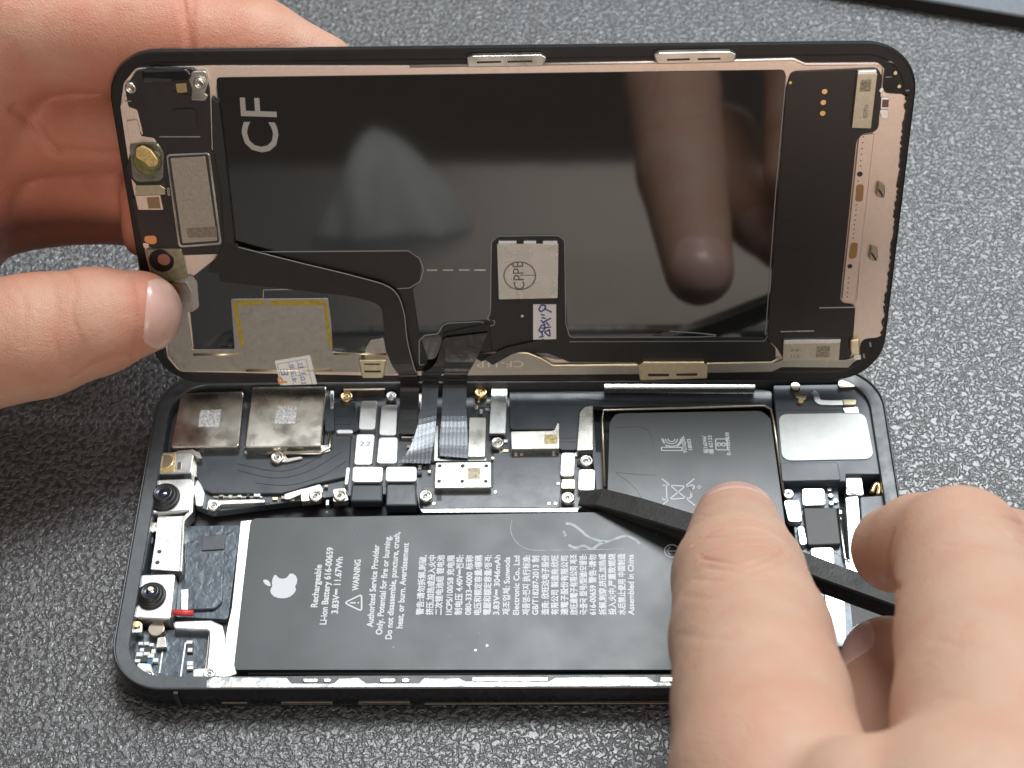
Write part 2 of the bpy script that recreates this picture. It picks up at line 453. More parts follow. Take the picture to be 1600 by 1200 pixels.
# logic board and its black flex films
bp('logic_board', [(1.4,68.98),(37.87,69.21),(70.55,69.48),(86.49,68.33),(87.26,44.75),(83.66,39.57),(53.33,39.68),(52.54,43.6),(36.7,42.86),(13.81,39.57),(10.68,41.04),(3.5,53.9)], 1.6, 3.4, BOARD, r=.8)
bp('camera_flex', [(8.85,54.5),(17.32,55.03),(18.27,53.19),(22.79,53),(25.79,50.4),(34.06,52.43),(34.07,64.81),(39.64,65.23),(40.9,57.86),(39.31,57.26),(39.54,47),(32.69,45.14),(29.37,43.85),(26.99,43.14),(13.49,43.26),(11.11,44.6),(9.95,47.86)], 3.5, 4.2, FLEX, r=1.2, bev=.2)
strokes('flex_traces', [smoothpath([(17.86,50.18),(25.23,48.46),(30.09,49.46),(35.95,53.63)], 5), smoothpath([(18.03,48.68),(25.4,46.83),(31.43,48.26),(37.52,52.7)], 5), smoothpath([(21.82,45.68),(28.02,45.18),(34,47.05),(38.67,50.58)], 5), smoothpath([(36.12,61.33),(38.5,61.62),(39.81,62.86)], 4), smoothpath([(36.26,59.46),(39.03,59.43)], 4)], .35, 4.2, FLEX, PB, h=.1)
bp('wide_antenna_flex', [(70.08,68.72),(87.12,68.52),(118.67,67.2),(121.85,66.21),(121.6,61.82),(120.07,62.93),(88.89,62.8),(85.51,63.15),(83.85,61.92),(83.47,52.56),(79.9,52.6),(79.69,58.7),(79.19,57.48),(70.34,57.57)], 3.2, 4.4, FLEX, r=.9, bev=.2)
strokes('flex_traces', [[(71.62,68.06),(71.7,58.01)], [(79.91,54.57),(83.13,54.53)], [(79.92,55.48),(83.39,55.44)], smoothpath([(80.76,66.68),(87.08,66.29),(95.89,65.56),(118.46,64.67)], 4), smoothpath([(83.27,65.06),(90.82,64.35),(119.63,63.56)], 4)], .25, 4.4, FLEX, PB, h=.08)
bp('processor_cover', [(67.05,52.25),(70.51,52.52),(80.14,51.82),(80.35,47.06),(79.81,39.64),(53.98,39.57),(53.76,44.65),(67.19,43.94)], 3.4, 4.0, BOARD, r=.5)
bp('board_lip', [(53.53,39.38),(83.53,39.41),(83.28,38.42),(54.05,38.51)], 2.6, 4.3, STEEL, r=.2)
for px in [(56.11,40.7),(67.69,43.21),(67.07,51.05),(54.96,48.03),(77.88,40.52),(79.09,40.51),(79.6,45)]: disk('test_point', px, .35, 4.0, 4.12, PALEGOLD, PB, n=12)
bp('board_slot', [(56.61,43.45),(57.59,43.44),(57.54,41.41),(56.57,41.42)], 4.0, 4.06, CHIP, r=.1, bev=0)

# camera shields
bp('camera_shield', [(5.07,65.86),(17.53,66.19),(18.03,52.69),(4.6,52.68)], 2.0, 6.2, MIRROR, r=.8, bev=.25)
bp('camera_shield', [(19.21,66.83),(33.97,66.82),(34.02,52.26),(19.31,52.11)], 2.0, 6.8, MIRROR, r=.5, bev=.22)
bp('shield_skirt', [(18.62,53.97),(34.97,54.11),(34.55,62.62),(35.31,62.61),(35.58,52.59),(33.64,52.01),(18.95,52.15)], 2.0, 4.6, NICKEL, r=.3)
mk = mat('etched_mark', (.74, .74, .72), .6, .4, noise=.45, nscale=2.2)
bp('etched_mark', [(9.44,61.55),(13.6,61.66),(13.6,57.47),(9.58,57.51)], 6.2, 6.23, mk, r=0, bev=0)
bp('etched_mark', [(24.66,61.88),(28.57,61.83),(28.58,57.65),(24.57,57.69)], 6.8, 6.83, mk, r=0, bev=0)
bp('shield_edge', [(5.96,52.19),(8.91,52.46),(10.5,51.69),(11.17,50.33),(10.18,50.34),(9.03,51.55),(6.08,51.28)], 3, 5.8, NICKEL, r=.2)
tube('shield_rim', [(*p, 4.6) for p in [(18.83,53.21),(22.97,53.02),(23.44,52.1),(33.63,52.16),(35.4,53.35),(35.27,58.25)]], .35, NICKEL, PB)
bp('shield_clip', [(33.08,67.57),(34.99,67.55),(36.17,57.19),(34.32,56.9)], 2.5, 5.2, SLATE, r=.4)
bp('shield_clip', [(34.56,66.6),(35.32,66.59),(35.66,62.16),(34.9,62.17)], 5.2, 5.6, STEEL, r=.2)

# tinned pads and connector covers of the logic board
for P_ in ([(40.78,64.53),(44.08,64.49),(44.01,57.48),(40.75,57.51)], [(44.9,63.54),(48.06,63.5),(48.21,56.05),(44.84,56.09)], [(40.45,56.44),(44.07,56.4),(43.9,49.15),(40.45,49.18)],
           [(44.87,55.63),(48.61,55.59),(48.69,49.4),(44.75,49.44)], [(40.23,48.74),(46.15,48.68),(46.11,45.14),(40.36,45.19)], [(46.64,48.68),(52.54,48.62),(52.7,45.22),(46.71,45.28)],
           [(36.48,57.56),(39.74,57.52),(39.68,56.6),(36.43,56.63)], [(39.01,48.6),(39.75,48.59),(39.55,44.61),(38.93,44.61)]):
    bp('connector_cover', P_, 3.2, 4.9, PAD, r=.7, bev=.12)
for P_ in ([(80.26,51.64),(82.97,51.62),(82.65,46.13),(79.98,46.15)], [(83.53,47.74),(86.7,47.71),(86.48,42.88),(83.34,42.91)]):
    bp('connector_cover', P_, 3.2, 4.9, PAD, r=.7, bev=.12)
bp('gold_chip', [(80.34,45.55),(82.77,45.53),(82.74,43.49),(80.2,43.51)], 3.4, 4.7, PALEGOLD, r=.1)
writing('scribbled_number', [('22', [(41.14,53.54)][0], [(43.38,53.51)][0], 1.1)], 4.9, GREYINK, PB)
bp('connector_fold', [(40.22,44.87),(46.21,44.82),(46.32,41.03),(40.24,41.09)], 2.5, 4.5, SLATE, r=.5, bev=.5)
bp('connector_fold', [(46.82,44.96),(52.56,44.91),(53.03,39.97),(46.98,40.02)], 2.0, 4.5, FLEX, r=.5, bev=.6)
bp('stiffener_plate', [(62.31,60.15),(65.69,60.11),(65.64,50.67),(62.31,50.7)], 3.4, 5.0, NICKEL, r=.4)
bp('foil_strip', [(66.56,67.83),(69.74,67.79),(69.51,56.08),(66.28,56.11)], 4.4, 5.2, STEEL, r=.2)
sh1 = bp('memory_shield', [(70.52,56.1),(78.2,56.17),(78.94,56.31),(79.45,57.99),(79.94,57.99),(79.9,51.92),(70.69,51.86)], 3.4, 5.8, NICKEL, r=.3)
bp('etched_mark', [(77.08,55.27),(79.55,55.24),(79.54,52.97),(76.96,53)], 5.8, 5.83, mat('etched_gold', (.45, .38, .20), .5, .6, noise=.5, nscale=2.5), r=0, bev=0)
bp('shield_foot', [(71,52.98),(79.9,52.89),(79.89,52.14),(71.01,52.07)], 3.4, 4.2, PALEGOLD, r=.1)
sh2 = bp('power_shield', [(56.12,49.22),(66.91,49.26),(67.02,43.23),(56.12,43.18)], 3.4, 5.5, NICKEL, r=.5, bev=.2)
for px in [(57.02,48.32),(61.42,48.27),(65.95,48.23),(57.03,44.78),(61.41,44.74),(65.9,44.7)]: disk('shield_hole', px, .42, 5.5, 5.53, CHIP, PB, n=12)
bp('etched_mark', [(62.42,47.82),(64.86,47.8),(64.8,45.15),(62.37,45.17)], 5.5, 5.53, mat('etched_brown', (.42, .37, .28), .55, .6, noise=.5, nscale=2.2), r=0, bev=0)
for px in [(58.69,43.74),(60.15,43.73),(61.61,43.71),(63.31,43.84),(64.77,43.83)]: disk('solder_tab', px, .5, 3.6, 4.2, PALEGOLD, PB, n=10)
bp('battery_connector_plate', [(83.84,61.01),(84.99,62.4),(86.62,62.7),(86.41,51.97),(83.22,51.85)], 3.0, 5.2, NICKEL, r=[1.2, 1.2, .3, .2, .2], bev=.15)
bp('plate_edge', [(83.22,52.42),(86.43,52.54),(86.42,51.93),(83.22,51.82)], 3.0, 4.4, PALEGOLD, r=.1)
bp('display_connector', [(52.37,53.61),(57.09,53.56),(57.22,50.24),(52.52,50.29)], 3.4, 4.0, CHIP, r=.2)
bp('connector_frame', [(55.55,58.72),(56.3,58.71),(56.47,50.94),(65.85,50.85),(65.86,50.25),(55.75,50.35)], 3.4, 4.3, STEEL, r=.1)
bp('connector_frame', [(52.16,67.08),(52.67,67.07),(52.67,55.83),(49.17,55.86),(49.14,56.47),(52.26,56.44)], 3.4, 4.3, NICKEL, r=.1)

# screws: one mesh, many copies
def screw_mesh(r, m, name='screw'):
    return lathe(name, (0, 0), [(r, -1.2), (r, -.15), (r * .92, 0), (r * .72, .02), (r * .62, -.12), (r * .45, -.12), (r * .40, -.02), (r * .28, -.02), (r * .2, -.4), (.02, -.4)], m, PB, n=24)
scrA = screw_mesh(1.3, NICKEL); scrB = screw_mesh(1.25, GOLD); scrC = screw_mesh(1.05, STEEL)
def put_screws(proto, pts, z, first=[0]):
    for i, p in enumerate(pts):
        if i == 0: proto.location = Vector((p[0], p[1], z)) * S
        else: copy_part(proto, (p[0], p[1], z), PB)
put_screws(scrA, [(25.51,50.91),(38.3,42.09),(54.58,41.8),(67.93,53.97),(81.39,41.14),(85.02,49.6),(33.69,41.98),(135.08,42.69)], 5.2)
put_screws(scrB, [(64.42,66.41),(136.31,64.96),(37.79,65.6)], 5.0)
put_screws(scrC, [(14.4,39.96),(46.69,65.66),(122.82,41.78),(7.19,4.47),(18.02,4.8)], 5.0)
for P_ in ([(24.31,52.41),(26.8,52.38),(27.32,50.87),(30.01,51.3),(30.54,50.84),(27.4,49.97),(24.55,50)], [(30.69,43.58),(34.25,44.87),(34.96,43.69),(34.54,41.37),(30.94,40.82)], [(36.79,43.68),(39.22,43.95),(40.03,41.03),(37.02,40.77)]):
    bp('screw_bracket', P_, 3.2, 4.8, NICKEL, r=.5)
bp('screw_bracket', [(13.22,41.82),(15.45,41.51),(22.27,41.74),(23.99,41.58),(24.05,41),(15.68,40.63),(14.67,38.91),(13.01,39.5)], 3.0, 4.4, PAD, r=.4)
bp('metal_bar', [(13.64,43.22),(23.22,43.13),(23.28,42.55),(13.71,42.63)], 2.4, 3.6, BRONZE, r=.2)

# clips along the far wall of the cavity
for P_ in ([(37.05,67.69),(39.58,67.98),(45.47,67.6),(45.52,66.64),(37.13,66.58)], [(43.38,68.75),(45.17,68.73),(45.26,67.13),(43.48,67.15)]):
    bp('spring_clip', P_, 3.5, 5.6, BRONZE, r=.3)
bp('far_steel_bar', [(88.83,66.82),(118.4,66.32),(118.33,65.37),(88.8,65.71)], 5.2, 6.6, NICKEL, r=.1)

# camera and flash module on the left
bp('module_bracket', [(3.95,38.14),(9.18,38.1),(10.09,25.93),(4.32,26.38),(4.28,32.47)], 1.6, 4.4, STEEL, r=.3)
for px in [(5.44,30.23),(5.42,27.88)]: disk('bracket_hole', px, .42, 4.4, 4.43, CHIP, PB, n=12)
bp('bracket_rail', [(8.91,51.05),(9.53,51.04),(10.64,38.69),(9.32,36.7),(10.31,25.69),(9.84,25.69),(8.76,37.27),(9.95,39.27)], 2, 4.8, NICKEL, r=.2)
fx = bp('flash_housing', [(2.22,51.91),(9.39,52.29),(9.45,47.06),(2.33,46.83)], 1.6, 5.6, STEEL, r=.7, bev=.25)
bp('flash_window', [(2.3,51.42),(5.89,51.54),(6.11,47.2),(2.53,47.24)], 5.5, 5.75, AMBER, r=.3)
disk('flash_emitter', [(4.19,49.65)][0], 1.5, 5.7, 5.85, PALEGOLD, PB)
bp('flash_contact', [(6.54,49.55),(7.29,49.54),(7.38,47.9),(6.64,47.91)], 5.6, 5.8, BRONZE, r=.1)
def cam_module(P_, c, r, zt, m_in, rr_):
    bp('camera_plate', P_, 1.6, zt, STEEL, r=.7, bev=.25)
    cx, cy = c
    b = lathe('lens_barrel', (0, 0), [(r, 0), (r, .5), (r * .93, .65), (r * .84, .6), (r * .80, 1.0), (r * .72, 1.15), (r * .66, 1.15), (r * .62, 1.7), (r * .56, 1.85), (r * .44, 1.8), (r * .36, 1.5), (.02, 1.45)], BLACKP, PB, n=40, z=0)
    b.location = Vector((cx, cy, zt)) * S
    g = lathe('lens_glass', (0, 0), [(r * .42, 1.5), (r * .34, 1.72), (r * .2, 1.84), (.02, 1.9)], m_in, b, n=28)
    g2 = lathe('inner_ring', (0, 0), [(r * .60, 1.74), (r * .58, 1.9), (r * .50, 1.9), (r * .47, 1.78)], mat('lens_ring', (.06, .065, .08), .25, .6), b, n=32)
    return b
cam_module([(1.84,45.64),(9.8,46.01),(10.15,38.59),(1.75,37.94)], [(5.01,41.52)][0], 3.0, 5.4, LENSB, 0)
cam_module([(1.7,24.71),(9.35,24.93),(9.73,15.34),(2.01,15.78)], [(5.68,20.11)][0], 2.7, 5.4, LENSB, 0)
disk('focus_sensor', [(5.76,20.6)][0], .55, 7.25, 7.4, PALEGOLD, PB, n=14)
bp('spring_contact', [(2.27,36.85),(4.94,36.83),(5.47,34.84),(2.72,34.58)], 1.5, 4.2, BRONZE, r=.4)
disk('spring_contact', [(3.27,35.3)][0], .9, 1.5, 4.4, NICKEL, PB, n=14)
bp('grey_gasket', [(2.1,33.58),(3.76,33.85),(3.76,32.16),(2.31,32.17)], 1.5, 4.0, SLATE, r=.5)
for (c_, mm) in (([(2.15,60.25)][0], NICKEL), ([(2.2,58.07)][0], GOLD)):
    disk('ear_contact', c_, .95, 1.2, 3.6, mm, PB, n=14)
bp('ear_contact', [(1.62,56.52),(3.01,56.51),(3.16,54.51),(1.78,54.53)], 1.2, 3.4, SMDB, r=.2)
bp('ear_contact', [(1.24,60.09),(3.15,60.07),(3.07,58.83),(1.42,58.85)], 1.2, 3.0, PALEGOLD, r=.2)

# corner board, lower left
bp('charging_flex', [(8.64,37.22),(19.46,37.42),(19.4,17.08),(9.72,17.66)], 1.0, 2.2, WRINK, r=.6)
bp('coil_pad', [(9.89,33.36),(16.98,34.72),(18.07,20.41),(16.84,18.95),(10.89,18.72)], 2.2, 2.9, WRINK, r=[.4, .4, 1.6, 1.2, .4], bev=.2)
bp('flex_tail', [(12.73,34.28),(17.02,34.81),(17.17,31.44),(13,31.19)], 2.9, 3.2, FLEX, r=.2)
bp('film_strip', [(10.25,22.9),(11.53,23.02),(12.03,18.34),(10.86,18.34)], 2.9, 3.1, STEEL, r=.1)
tube('red_marker', [(*p, 3.6) for p in [(9.74,17.8),(13.27,17.65)]], .6, RED, PB)
bp('corner_board', [(3.15,14.83),(16.65,15.01),(16.98,4.89),(6.54,4.43),(3.3,7.73)], 1.0, 2.4, WRINK, r=.8)
bp('corner_frame', [(9.9,15.75),(16.85,15.98),(18.95,14.92),(19.51,13.1),(19.88,4.2),(17.19,3.97),(16.9,11.82),(16.66,13.76),(10.14,14.06)], 1.4, 4.2, STEEL, r=.8, bev=.3)
bp('corner_frame_wall', [(16.56,13.7),(17.47,13.83),(17.89,4.77),(16.75,4.78)], 1.4, 3.6, NICKEL, r=.2)
bp('battery_side_plate', [(19.46,38.03),(21.99,38.29),(22.82,6.02),(19.85,5.03),(19.52,14.63),(19.92,19.24)], 1.2, 2.6, PAD, r=.3)
bp('screw_bracket', [(4.49,7.18),(7.28,6.92),(8.2,3.65),(6.09,4.16)], 2.0, 4.6, SMD, r=.6)
bp('screw_bracket', [(14.94,5.87),(19.23,6.1),(19.7,4.1),(15.23,3.62)], 2.0, 4.6, SMD, r=.6)
bp('flex_plug', [(7.43,12.71),(8.78,12.96),(9.32,10.77),(7.38,10.65)], 2.2, 3.6, NICKEL, r=.2)
disk('brass_post', [(7.05,14.31)][0], 1.5, 1.5, 4.0, BRONZE, PB)
bp('latch', [(1.62,15.43),(4.41,15.41),(4.72,13.32),(1.98,13.08)], 1.5, 4.4, NICKEL, r=.4)
disk('latch_pin', [(3.66,14.8)][0], .7, 4.2, 4.8, GOLD, PB, n=12)
rng = random.Random(4)
chips = [(4.4,11.81),(5.44,11.81),(4.82,10.52),(4.5,9.63),(5.75,9.75),(4.34,8.35),(6.41,11.55),(6.94,10.26),(6.61,9.36),(13.17,12.03),(13.49,10.48),(13.84,7.8),(13.96,6.91),(7.55,8.46)]
for i, c_ in enumerate(chips):
    a_, b_ = rng.uniform(.35, .6), rng.uniform(.3, .45)
    slab('capacitor', [(c_[0] - a_, c_[1] - b_), (c_[0] + a_, c_[1] - b_), (c_[0] + a_, c_[1] + b_), (c_[0] - a_, c_[1] + b_)], 2.4, 3.1, SMD, PB, bev=.08)
bp('black_chip', [(4.39,11.24),(6.36,11.24),(6.32,9.95),(4.35,9.96)], 2.4, 2.9, CHIP, r=.1)
bp('black_chip', [(4.31,9.45),(6.39,9.44),(6.35,8.16),(4.28,8.17)], 2.4, 2.9, CHIP, r=.1)
bp('black_chip', [(12.7,12.24),(13.86,12.23),(14.04,9.91),(12.89,9.92)], 2.4, 2.8, CHIP, r=.1)
bp('blue_capacitor', [(6.08,8.7),(7.12,8.69),(7.19,7.42),(6.15,7.42)], 2.4, 3.2, SMDB, r=.3)
strokes('flex_traces', [[(8.45,10.46),(8.49,6.13)], [(12.37,12.25),(12.4,5.11)]], .25, 2.45, STEEL, PB, h=.1)

# battery: one L shaped pack
BT = slab('battery', [(22.04,36.51),(88.62,37.39),(89.62,57.88),(90.93,60.18),(119.27,60.49),(120.84,58.62),(121.49,33.06),(120.89,4.52),(22.74,4.96),(22.4,5.96)], 1.4, 5.9, BATT, PB, r=[1.4, .1, .6, 1.8, 2.4, 1.8, .5, 1.5, 2.2, 1.6], bev=.95, seg=4)
def seam(pts, w=.10, m=GREYINK, h=.03): strokes('film_seam', [pts], w, 5.9, m, BT, h=h)
seam(smoothpath([(70.99,35.78),(70.78,33.26),(71.74,31.03),(73.64,29.5),(76.93,29.06),(91.58,29.23)], 5), .12, SMEAR)
for L_ in ([(80.97,34.86),(82.27,34.57),(83.56,33.44),(84.95,32.04),(86.94,31.06),(88.7,30.9),(91.67,31.99),(93.41,31.42),(94.55,30.31)], [(81.4,30.13),(82.8,29.57),(84.21,29.97),(85.73,29.28),(86.92,30.23),(88.1,30.77)], [(80.48,33.19),(80.94,32.07)]):
    strokes('glue_smear', [smoothpath(L_, 5)], .55, 5.9, SMEAR, BT, h=.04)
seam(smoothpath([(90.58,56.73),(96.13,56.68),(97.85,53.32),(98.05,46.63),(97.28,45.61),(90.53,46.26)], 5), .10, BATT, h=.06)
seam(smoothpath([(90.53,46.26),(93.81,43.02),(96.05,38.69)], 5), .10, BATT, h=.06)
b0 = [(55.28,15.72),(57,15.71),(58.61,15.7),(60.44,15.69),(62.16,15.68),(63.88,15.67),(65.6,15.66),(67.31,15.65),(68.91,15.64),(70.74,15.63),(72.46,15.62),(74.28,15.61),(75.88,15.6),(77.71,15.59),(79.42,15.58),(81.13,15.57),(82.84,15.56),(84.55,15.55),(86.15,15.54),(87.97,15.53),(89.68,15.52),(91.38,15.51),(92.98,15.5)]
b1 = [(55.33,28.12),(57.09,28.11),(58.62,28.1),(60.5,28.09),(62.15,28.08),(63.91,28.06),(65.55,28.05),(67.31,28.04),(68.96,28.03),(70.72,27.61),(72.48,27.87),(74.35,27.99),(75.99,27.84),(77.75,27.96),(79.5,27.95),(81.26,27.8),(82.9,28.06),(84.65,28.05),(86.4,28.04),(88.16,28.16),(89.91,28.15),(91.66,28.14),(93.29,27.99)]
TL = ['警告:请勿拆解,刺破,', '挤压,加热或投入火中', '二次锂电池组 锂电池', '1ICP5/100/58 充电限', '制电压 4.40V⎓전화:', '080-333-4000 标称', '电压和额定容量/標稱',
      '電壓和額定容量/정격:', '3.83V⎓ 3046mAh', '제조업체: Sunwoda', 'Electronic Co., Ltd', '제품명:전지 执行标准:', 'GB/T18287-2013 制', '造商: 欣旺达电子股份',
      '有限公司 製造商:欣旺', '達電子股份有限公司', '欣旺達電子有限公司 제조', '국:중국 型号/型號/모델명:', '616-00659 警告-请勿', '拆解,刺穿,挤压,加热或', '投入火中,严重致燃烧', '水后禁止使用 中国制造', 'Assembled in China']
writing('fine_print', [(t_, a_, c_, 1.06) for t_, a_, c_ in zip(TL, b0, b1)], 5.9, WHITE, BT, bold=.085)
q = [(36.18,17.4),(36.28,26.21),(38.08,13.87),(38.11,29.9),(39.98,16.07),(40.04,27.82),(43.34,20.79),(43.38,27.25),(46.48,13.31),(46.6,30.39),(48.17,11.76),(48.62,32.32),(49.93,10.85),(50.24,33.14),(51.75,13.02),(52.02,30.76)]
WL = [('Rechargeable', q[0], q[1], 1.2), ('Li-ion Battery 616-00659', q[2], q[3], 1.2), ('3.83V⎓ 11.67Wh', q[4], q[5], 1.2), ('WARNING', q[6], q[7], 1.15),
      ('Authorized Service Provider', q[8], q[9], 1.15), ('Only. Potential for fire or burning.', q[10], q[11], 1.15), ('Do not disassemble, puncture, crush,', q[12], q[13], 1.15), ('heat, or burn. Avertissement', q[14], q[15], 1.15)]
writing('warning_print', WL, 5.9, WHITE, BT, bold=.085)
strokes('warning_triangle', [fillet([(40.97,18.29),(43.98,19.99),(44.21,16.56)], .35, 3) + [fillet([(40.97,18.29),(43.98,19.99),(44.21,16.56)], .35, 3)[0]], [(42.01,18.28),(43.05,18.27)], [(43.34,18.27),(43.63,18.27)]], .28, 5.9, WHITE, BT)
slab('fruit_logo', [(27.75,24.13),(27.47,23.36),(27.44,22.56),(27.59,21.79),(27.36,21.22),(27.35,20.75),(27.58,20.22),(28.1,19.69),(28.8,19.39),(29.53,19.28),(30.39,19.34),(31.1,19.67),(31.7,20.33),(31.99,20.99),(31.76,21.77),(32.01,22.43),(32.02,23.2),(31.72,23.94),(31.15,24.42),(30.5,24.42),(30.34,24.02),(30,23.55),(29.37,23.35),(28.68,23.49),(28.27,23.86),(28.06,24.17)], 5.9, 5.93, WHITE, BT, bev=0)
slab('logo_leaf', [(25.79,23.1),(26.22,23.24),(26.71,23.03),(27.11,22.56),(27.3,21.85),(26.77,21.89),(26.23,22.26),(25.92,22.7)], 5.9, 5.93, WHITE, BT, bev=0)
def circ(c, r, n=22, a0=0, a1=360): return [(c[0] + r * math.cos(math.radians(a0 + (a1 - a0) * i / n)), c[1] + r * math.sin(math.radians(a0 + (a1 - a0) * i / n))) for i in range(n + 1)]
cc = [(100.33,28.76)][0]
strokes('round_mark', [circ(cc, 1.35)] + [[(99.4,28.77),(101.03,28.75)], [(100.02,29.58),(99.4,28.77),(99.94,27.94)]], .2, 5.9, WHITE, BT)
strokes('battery_bin_mark', [[(99.18,44.71),(105.09,38.62)], [(105.32,44.66),(98.91,38.67)], fillet([(99.35,43.26),(104.14,42.93),(104.59,42.35),(104.36,40.34),(99.2,39.95),(99.1,40.38)], .2), [(99.95,43.25),(99.92,39.95)], circ([(104.73,42.78)][0], .45, 12), [(105.69,42.77),(106.53,42.76)], [(106.14,43.2),(106.09,42.33)], [(104.59,42.35),(104.6,40.48)]], .22, 5.9, WHITE, BT)
k0 = [(101.43,53.89)][0]
strokes('safety_mark', [fillet([(99.44,51.95),(103.41,51.91),(103.37,51.17),(99.41,51.2)], .1) + [fillet([(99.44,51.95),(103.41,51.91),(103.37,51.17),(99.41,51.2)], .1)[0]], circ(k0, 1.15, 12, 180, 360), circ(k0, .65, 10, 180, 360), circ(k0, 1.75, 14, 180, 360), [(99.47,53.91),(99.83,53.9),(100.36,52.09)], [(103.51,53.87),(103.22,52.97),(102.44,52.07)]], .2, 5.9, WHITE, BT)
q = [(104.31,50.56),(104.04,54.62),(105.33,51.3),(105.11,53.85),(108.33,50.52),(108.09,54.58),(109.29,50.36),(109.2,54.57),(112.56,50.03),(112.56,55.29)]
writing('small_print', [('YU10249-', q[0], q[1], .75), ('18003', q[2], q[3], .75), ('桜16046/', q[4], q[5], .75), ('编 62133', q[6], q[7], .75), ('R-41029838', q[8], q[9], .75)], 5.9, WHITE, BT, bold=.04)
strokes('infinity_mark', [fillet([(109.88,53.8),(112.08,53.78),(112.03,51.23),(109.84,51.25)], .3) + [fillet([(109.88,53.8),(112.08,53.78),(112.03,51.23),(109.84,51.25)], .3)[0]], circ([(110.47,52.52)][0], .36, 10), circ([(111.33,52.51)][0], .36, 10)], .2, 5.9, WHITE, BT)
for i in range(26):
    c_ = (rng.uniform(30, 100), rng.uniform(6, 40)); disk('dust_speck', c_, rng.uniform(.06, .16), 5.9, 5.95, SMEAR, BT, n=7)
for px in [(64.85,8.62),(66.86,9.5)]: disk('dust_speck', px, .3, 5.9, 5.98, SMD, BT, n=7)

# wire frame round the upper cell, cables under the lower one
tube('cell_frame_wire', [(*p, 5.6) for p in [(88.4,42.98),(88.28,58.97),(88.58,61.13),(119.88,61.88),(121.16,60.93),(121.39,57.85),(121.78,41.53)]], .32, BRONZE, PB)
tube('antenna_cable', [(*p, 4.6) for p in [(24.84,4.97),(60.06,4.69),(86.95,5.07),(100.37,5.26)]], .28, mat('cable_grey', (.14, .14, .145), .35), PB)
tube('antenna_cable', [(*p, 4.6) for p in [(35.32,4.18),(82.47,4.35),(100.32,4.39)]], .28, MATS['cable_grey'], PB)
bp('battery_tray_edge', [(86.17,52.1),(88.63,52.07),(88.66,38.18),(83.64,38.79),(86.84,42.5)], 2.0, 4.4, SLATE, r=.2)
# bright bracket strip on the near ledge with the two button mechanisms
bp('near_bracket', [(18.08,2.38),(19.11,3.12),(32.13,2.94),(33.02,1.82),(40.49,1.79),(41.31,2.77),(44.65,2.88),(46.06,1.77),(55.29,1.73),(56.03,2.71),(62.26,2.68),(63.39,2.06),(77.79,2),(78.9,2.73),(94.83,2.79),(95.89,1.8),(98.53,1.79),(100.02,0.69),(18.29,0.66)], 6.3, 6.95, mat('worn_rail', (.50, .51, .50), .45, .85, noise=.45, nscale=.55, rvar=.12, bump=.35, bscale=1.1, bdist=.15), r=.3, bev=.15)
for P_ in ([(60.3,1.85),(61.63,1.85),(61.64,1.48),(60.31,1.49)], [(82.43,2),(86.85,2.11),(86.84,1.62),(82.43,1.51)], [(89.05,1.73),(91.81,1.72),(91.79,1.35),(89.04,1.36)], [(20.82,1.28),(29.21,1.13),(29.23,0.88),(20.85,1.04)], [(80.22,1.04),(82.42,1.03),(82.42,0.66),(80.21,0.67)]):
    bp('rail_slot', P_, 6.95, 7.0, BRONZE, r=.2, bev=0)
bp('button_mechanism', [(32.18,2.71),(40.67,2.67),(40.76,1.44),(32.3,1.48)], 5.6, 6.6, CHIP, r=1.0, bev=.3)
bp('button_mechanism', [(46.02,2.65),(55.6,2.61),(55.66,1.38),(46.1,1.42)], 5.6, 6.6, CHIP, r=1.0, bev=.3)
for P_ in ([(34.97,2.7),(37.66,2.69),(37.61,1.95),(35.15,1.96)], [(38.55,2.68),(39.89,2.68),(39.84,1.94),(38.72,1.94)], [(48.37,2.64),(51.15,2.63),(51.08,1.89),(48.52,1.9)], [(52.15,2.62),(53.6,2.62),(53.52,1.88),(52.3,1.89)]):
    bp('button_contact', P_, 6.4, 7.0, NICKEL, r=.4)
bp('ledge_bar', [(64.48,2.87),(77.57,2.81),(77.57,2.07),(64.5,2.13)], 6.0, 6.9, BRONZE, r=.1)
bp('ledge_bar', [(97.03,2.73),(100.12,2.71),(100.07,1.86),(96.99,1.87)], 6.0, 6.9, BRONZE, r=.1)

# speaker module and the sockets on the right
bp('speaker_module', [(122,66.65),(138.02,66.78),(139.79,64.87),(140.73,62.36),(140.93,58.96),(141.4,45.35),(133.86,45.42),(133.68,43.82),(121.59,43.79)], 1.2, 5.9, SLATE, r=[.5, 1, 1.5, 1, 1, .5, .2, .3, .8], bev=.25)
bp('speaker_label_plate', [(122.35,59.47),(139.13,59.6),(139.52,48.75),(122.11,48.47)], 5.9, 6.12, mat('label_foil', (.50, .52, .50), .5, .45, noise=.06, nscale=.4, bump=.1, bscale=.4), r=2.0, bev=.05)
bp('speaker_step', [(121.69,47.96),(132.55,48.01),(132.7,43.92),(121.67,43.73)], 5.6, 6.2, SLATE, r=.5, bev=.15)
strokes('moulding_line', [[(121.72,60.55),(134.81,60.41)]], .15, 5.9, CHIP, PB)
strokes('curved_groove', [smoothpath([(138.74,65.59),(140.11,63.54),(140.71,61.35),(141.67,60.11),(141.3,51.32),(141.49,39.67)], 5)], .55, 6.05, CHIP, PB, h=.62)
strokes('antenna_spring', [smoothpath([(129.49,64.61),(130.05,63.98),(130.37,62.26),(131.95,61.93),(135.04,61.89)], 4)], 1.1, 5.9, PAD, PB, h=.5)
bp('antenna_foil', [(134.8,60.73),(137.79,61.01),(137.98,59.46),(135.15,59.49)], 5.9, 6.3, PAD, r=.3)
bp('contact_clip', [(134.96,62.52),(137.67,62.49),(137.41,61.25),(135.06,61.28)], 5.9, 6.6, PALEGOLD, r=.2)
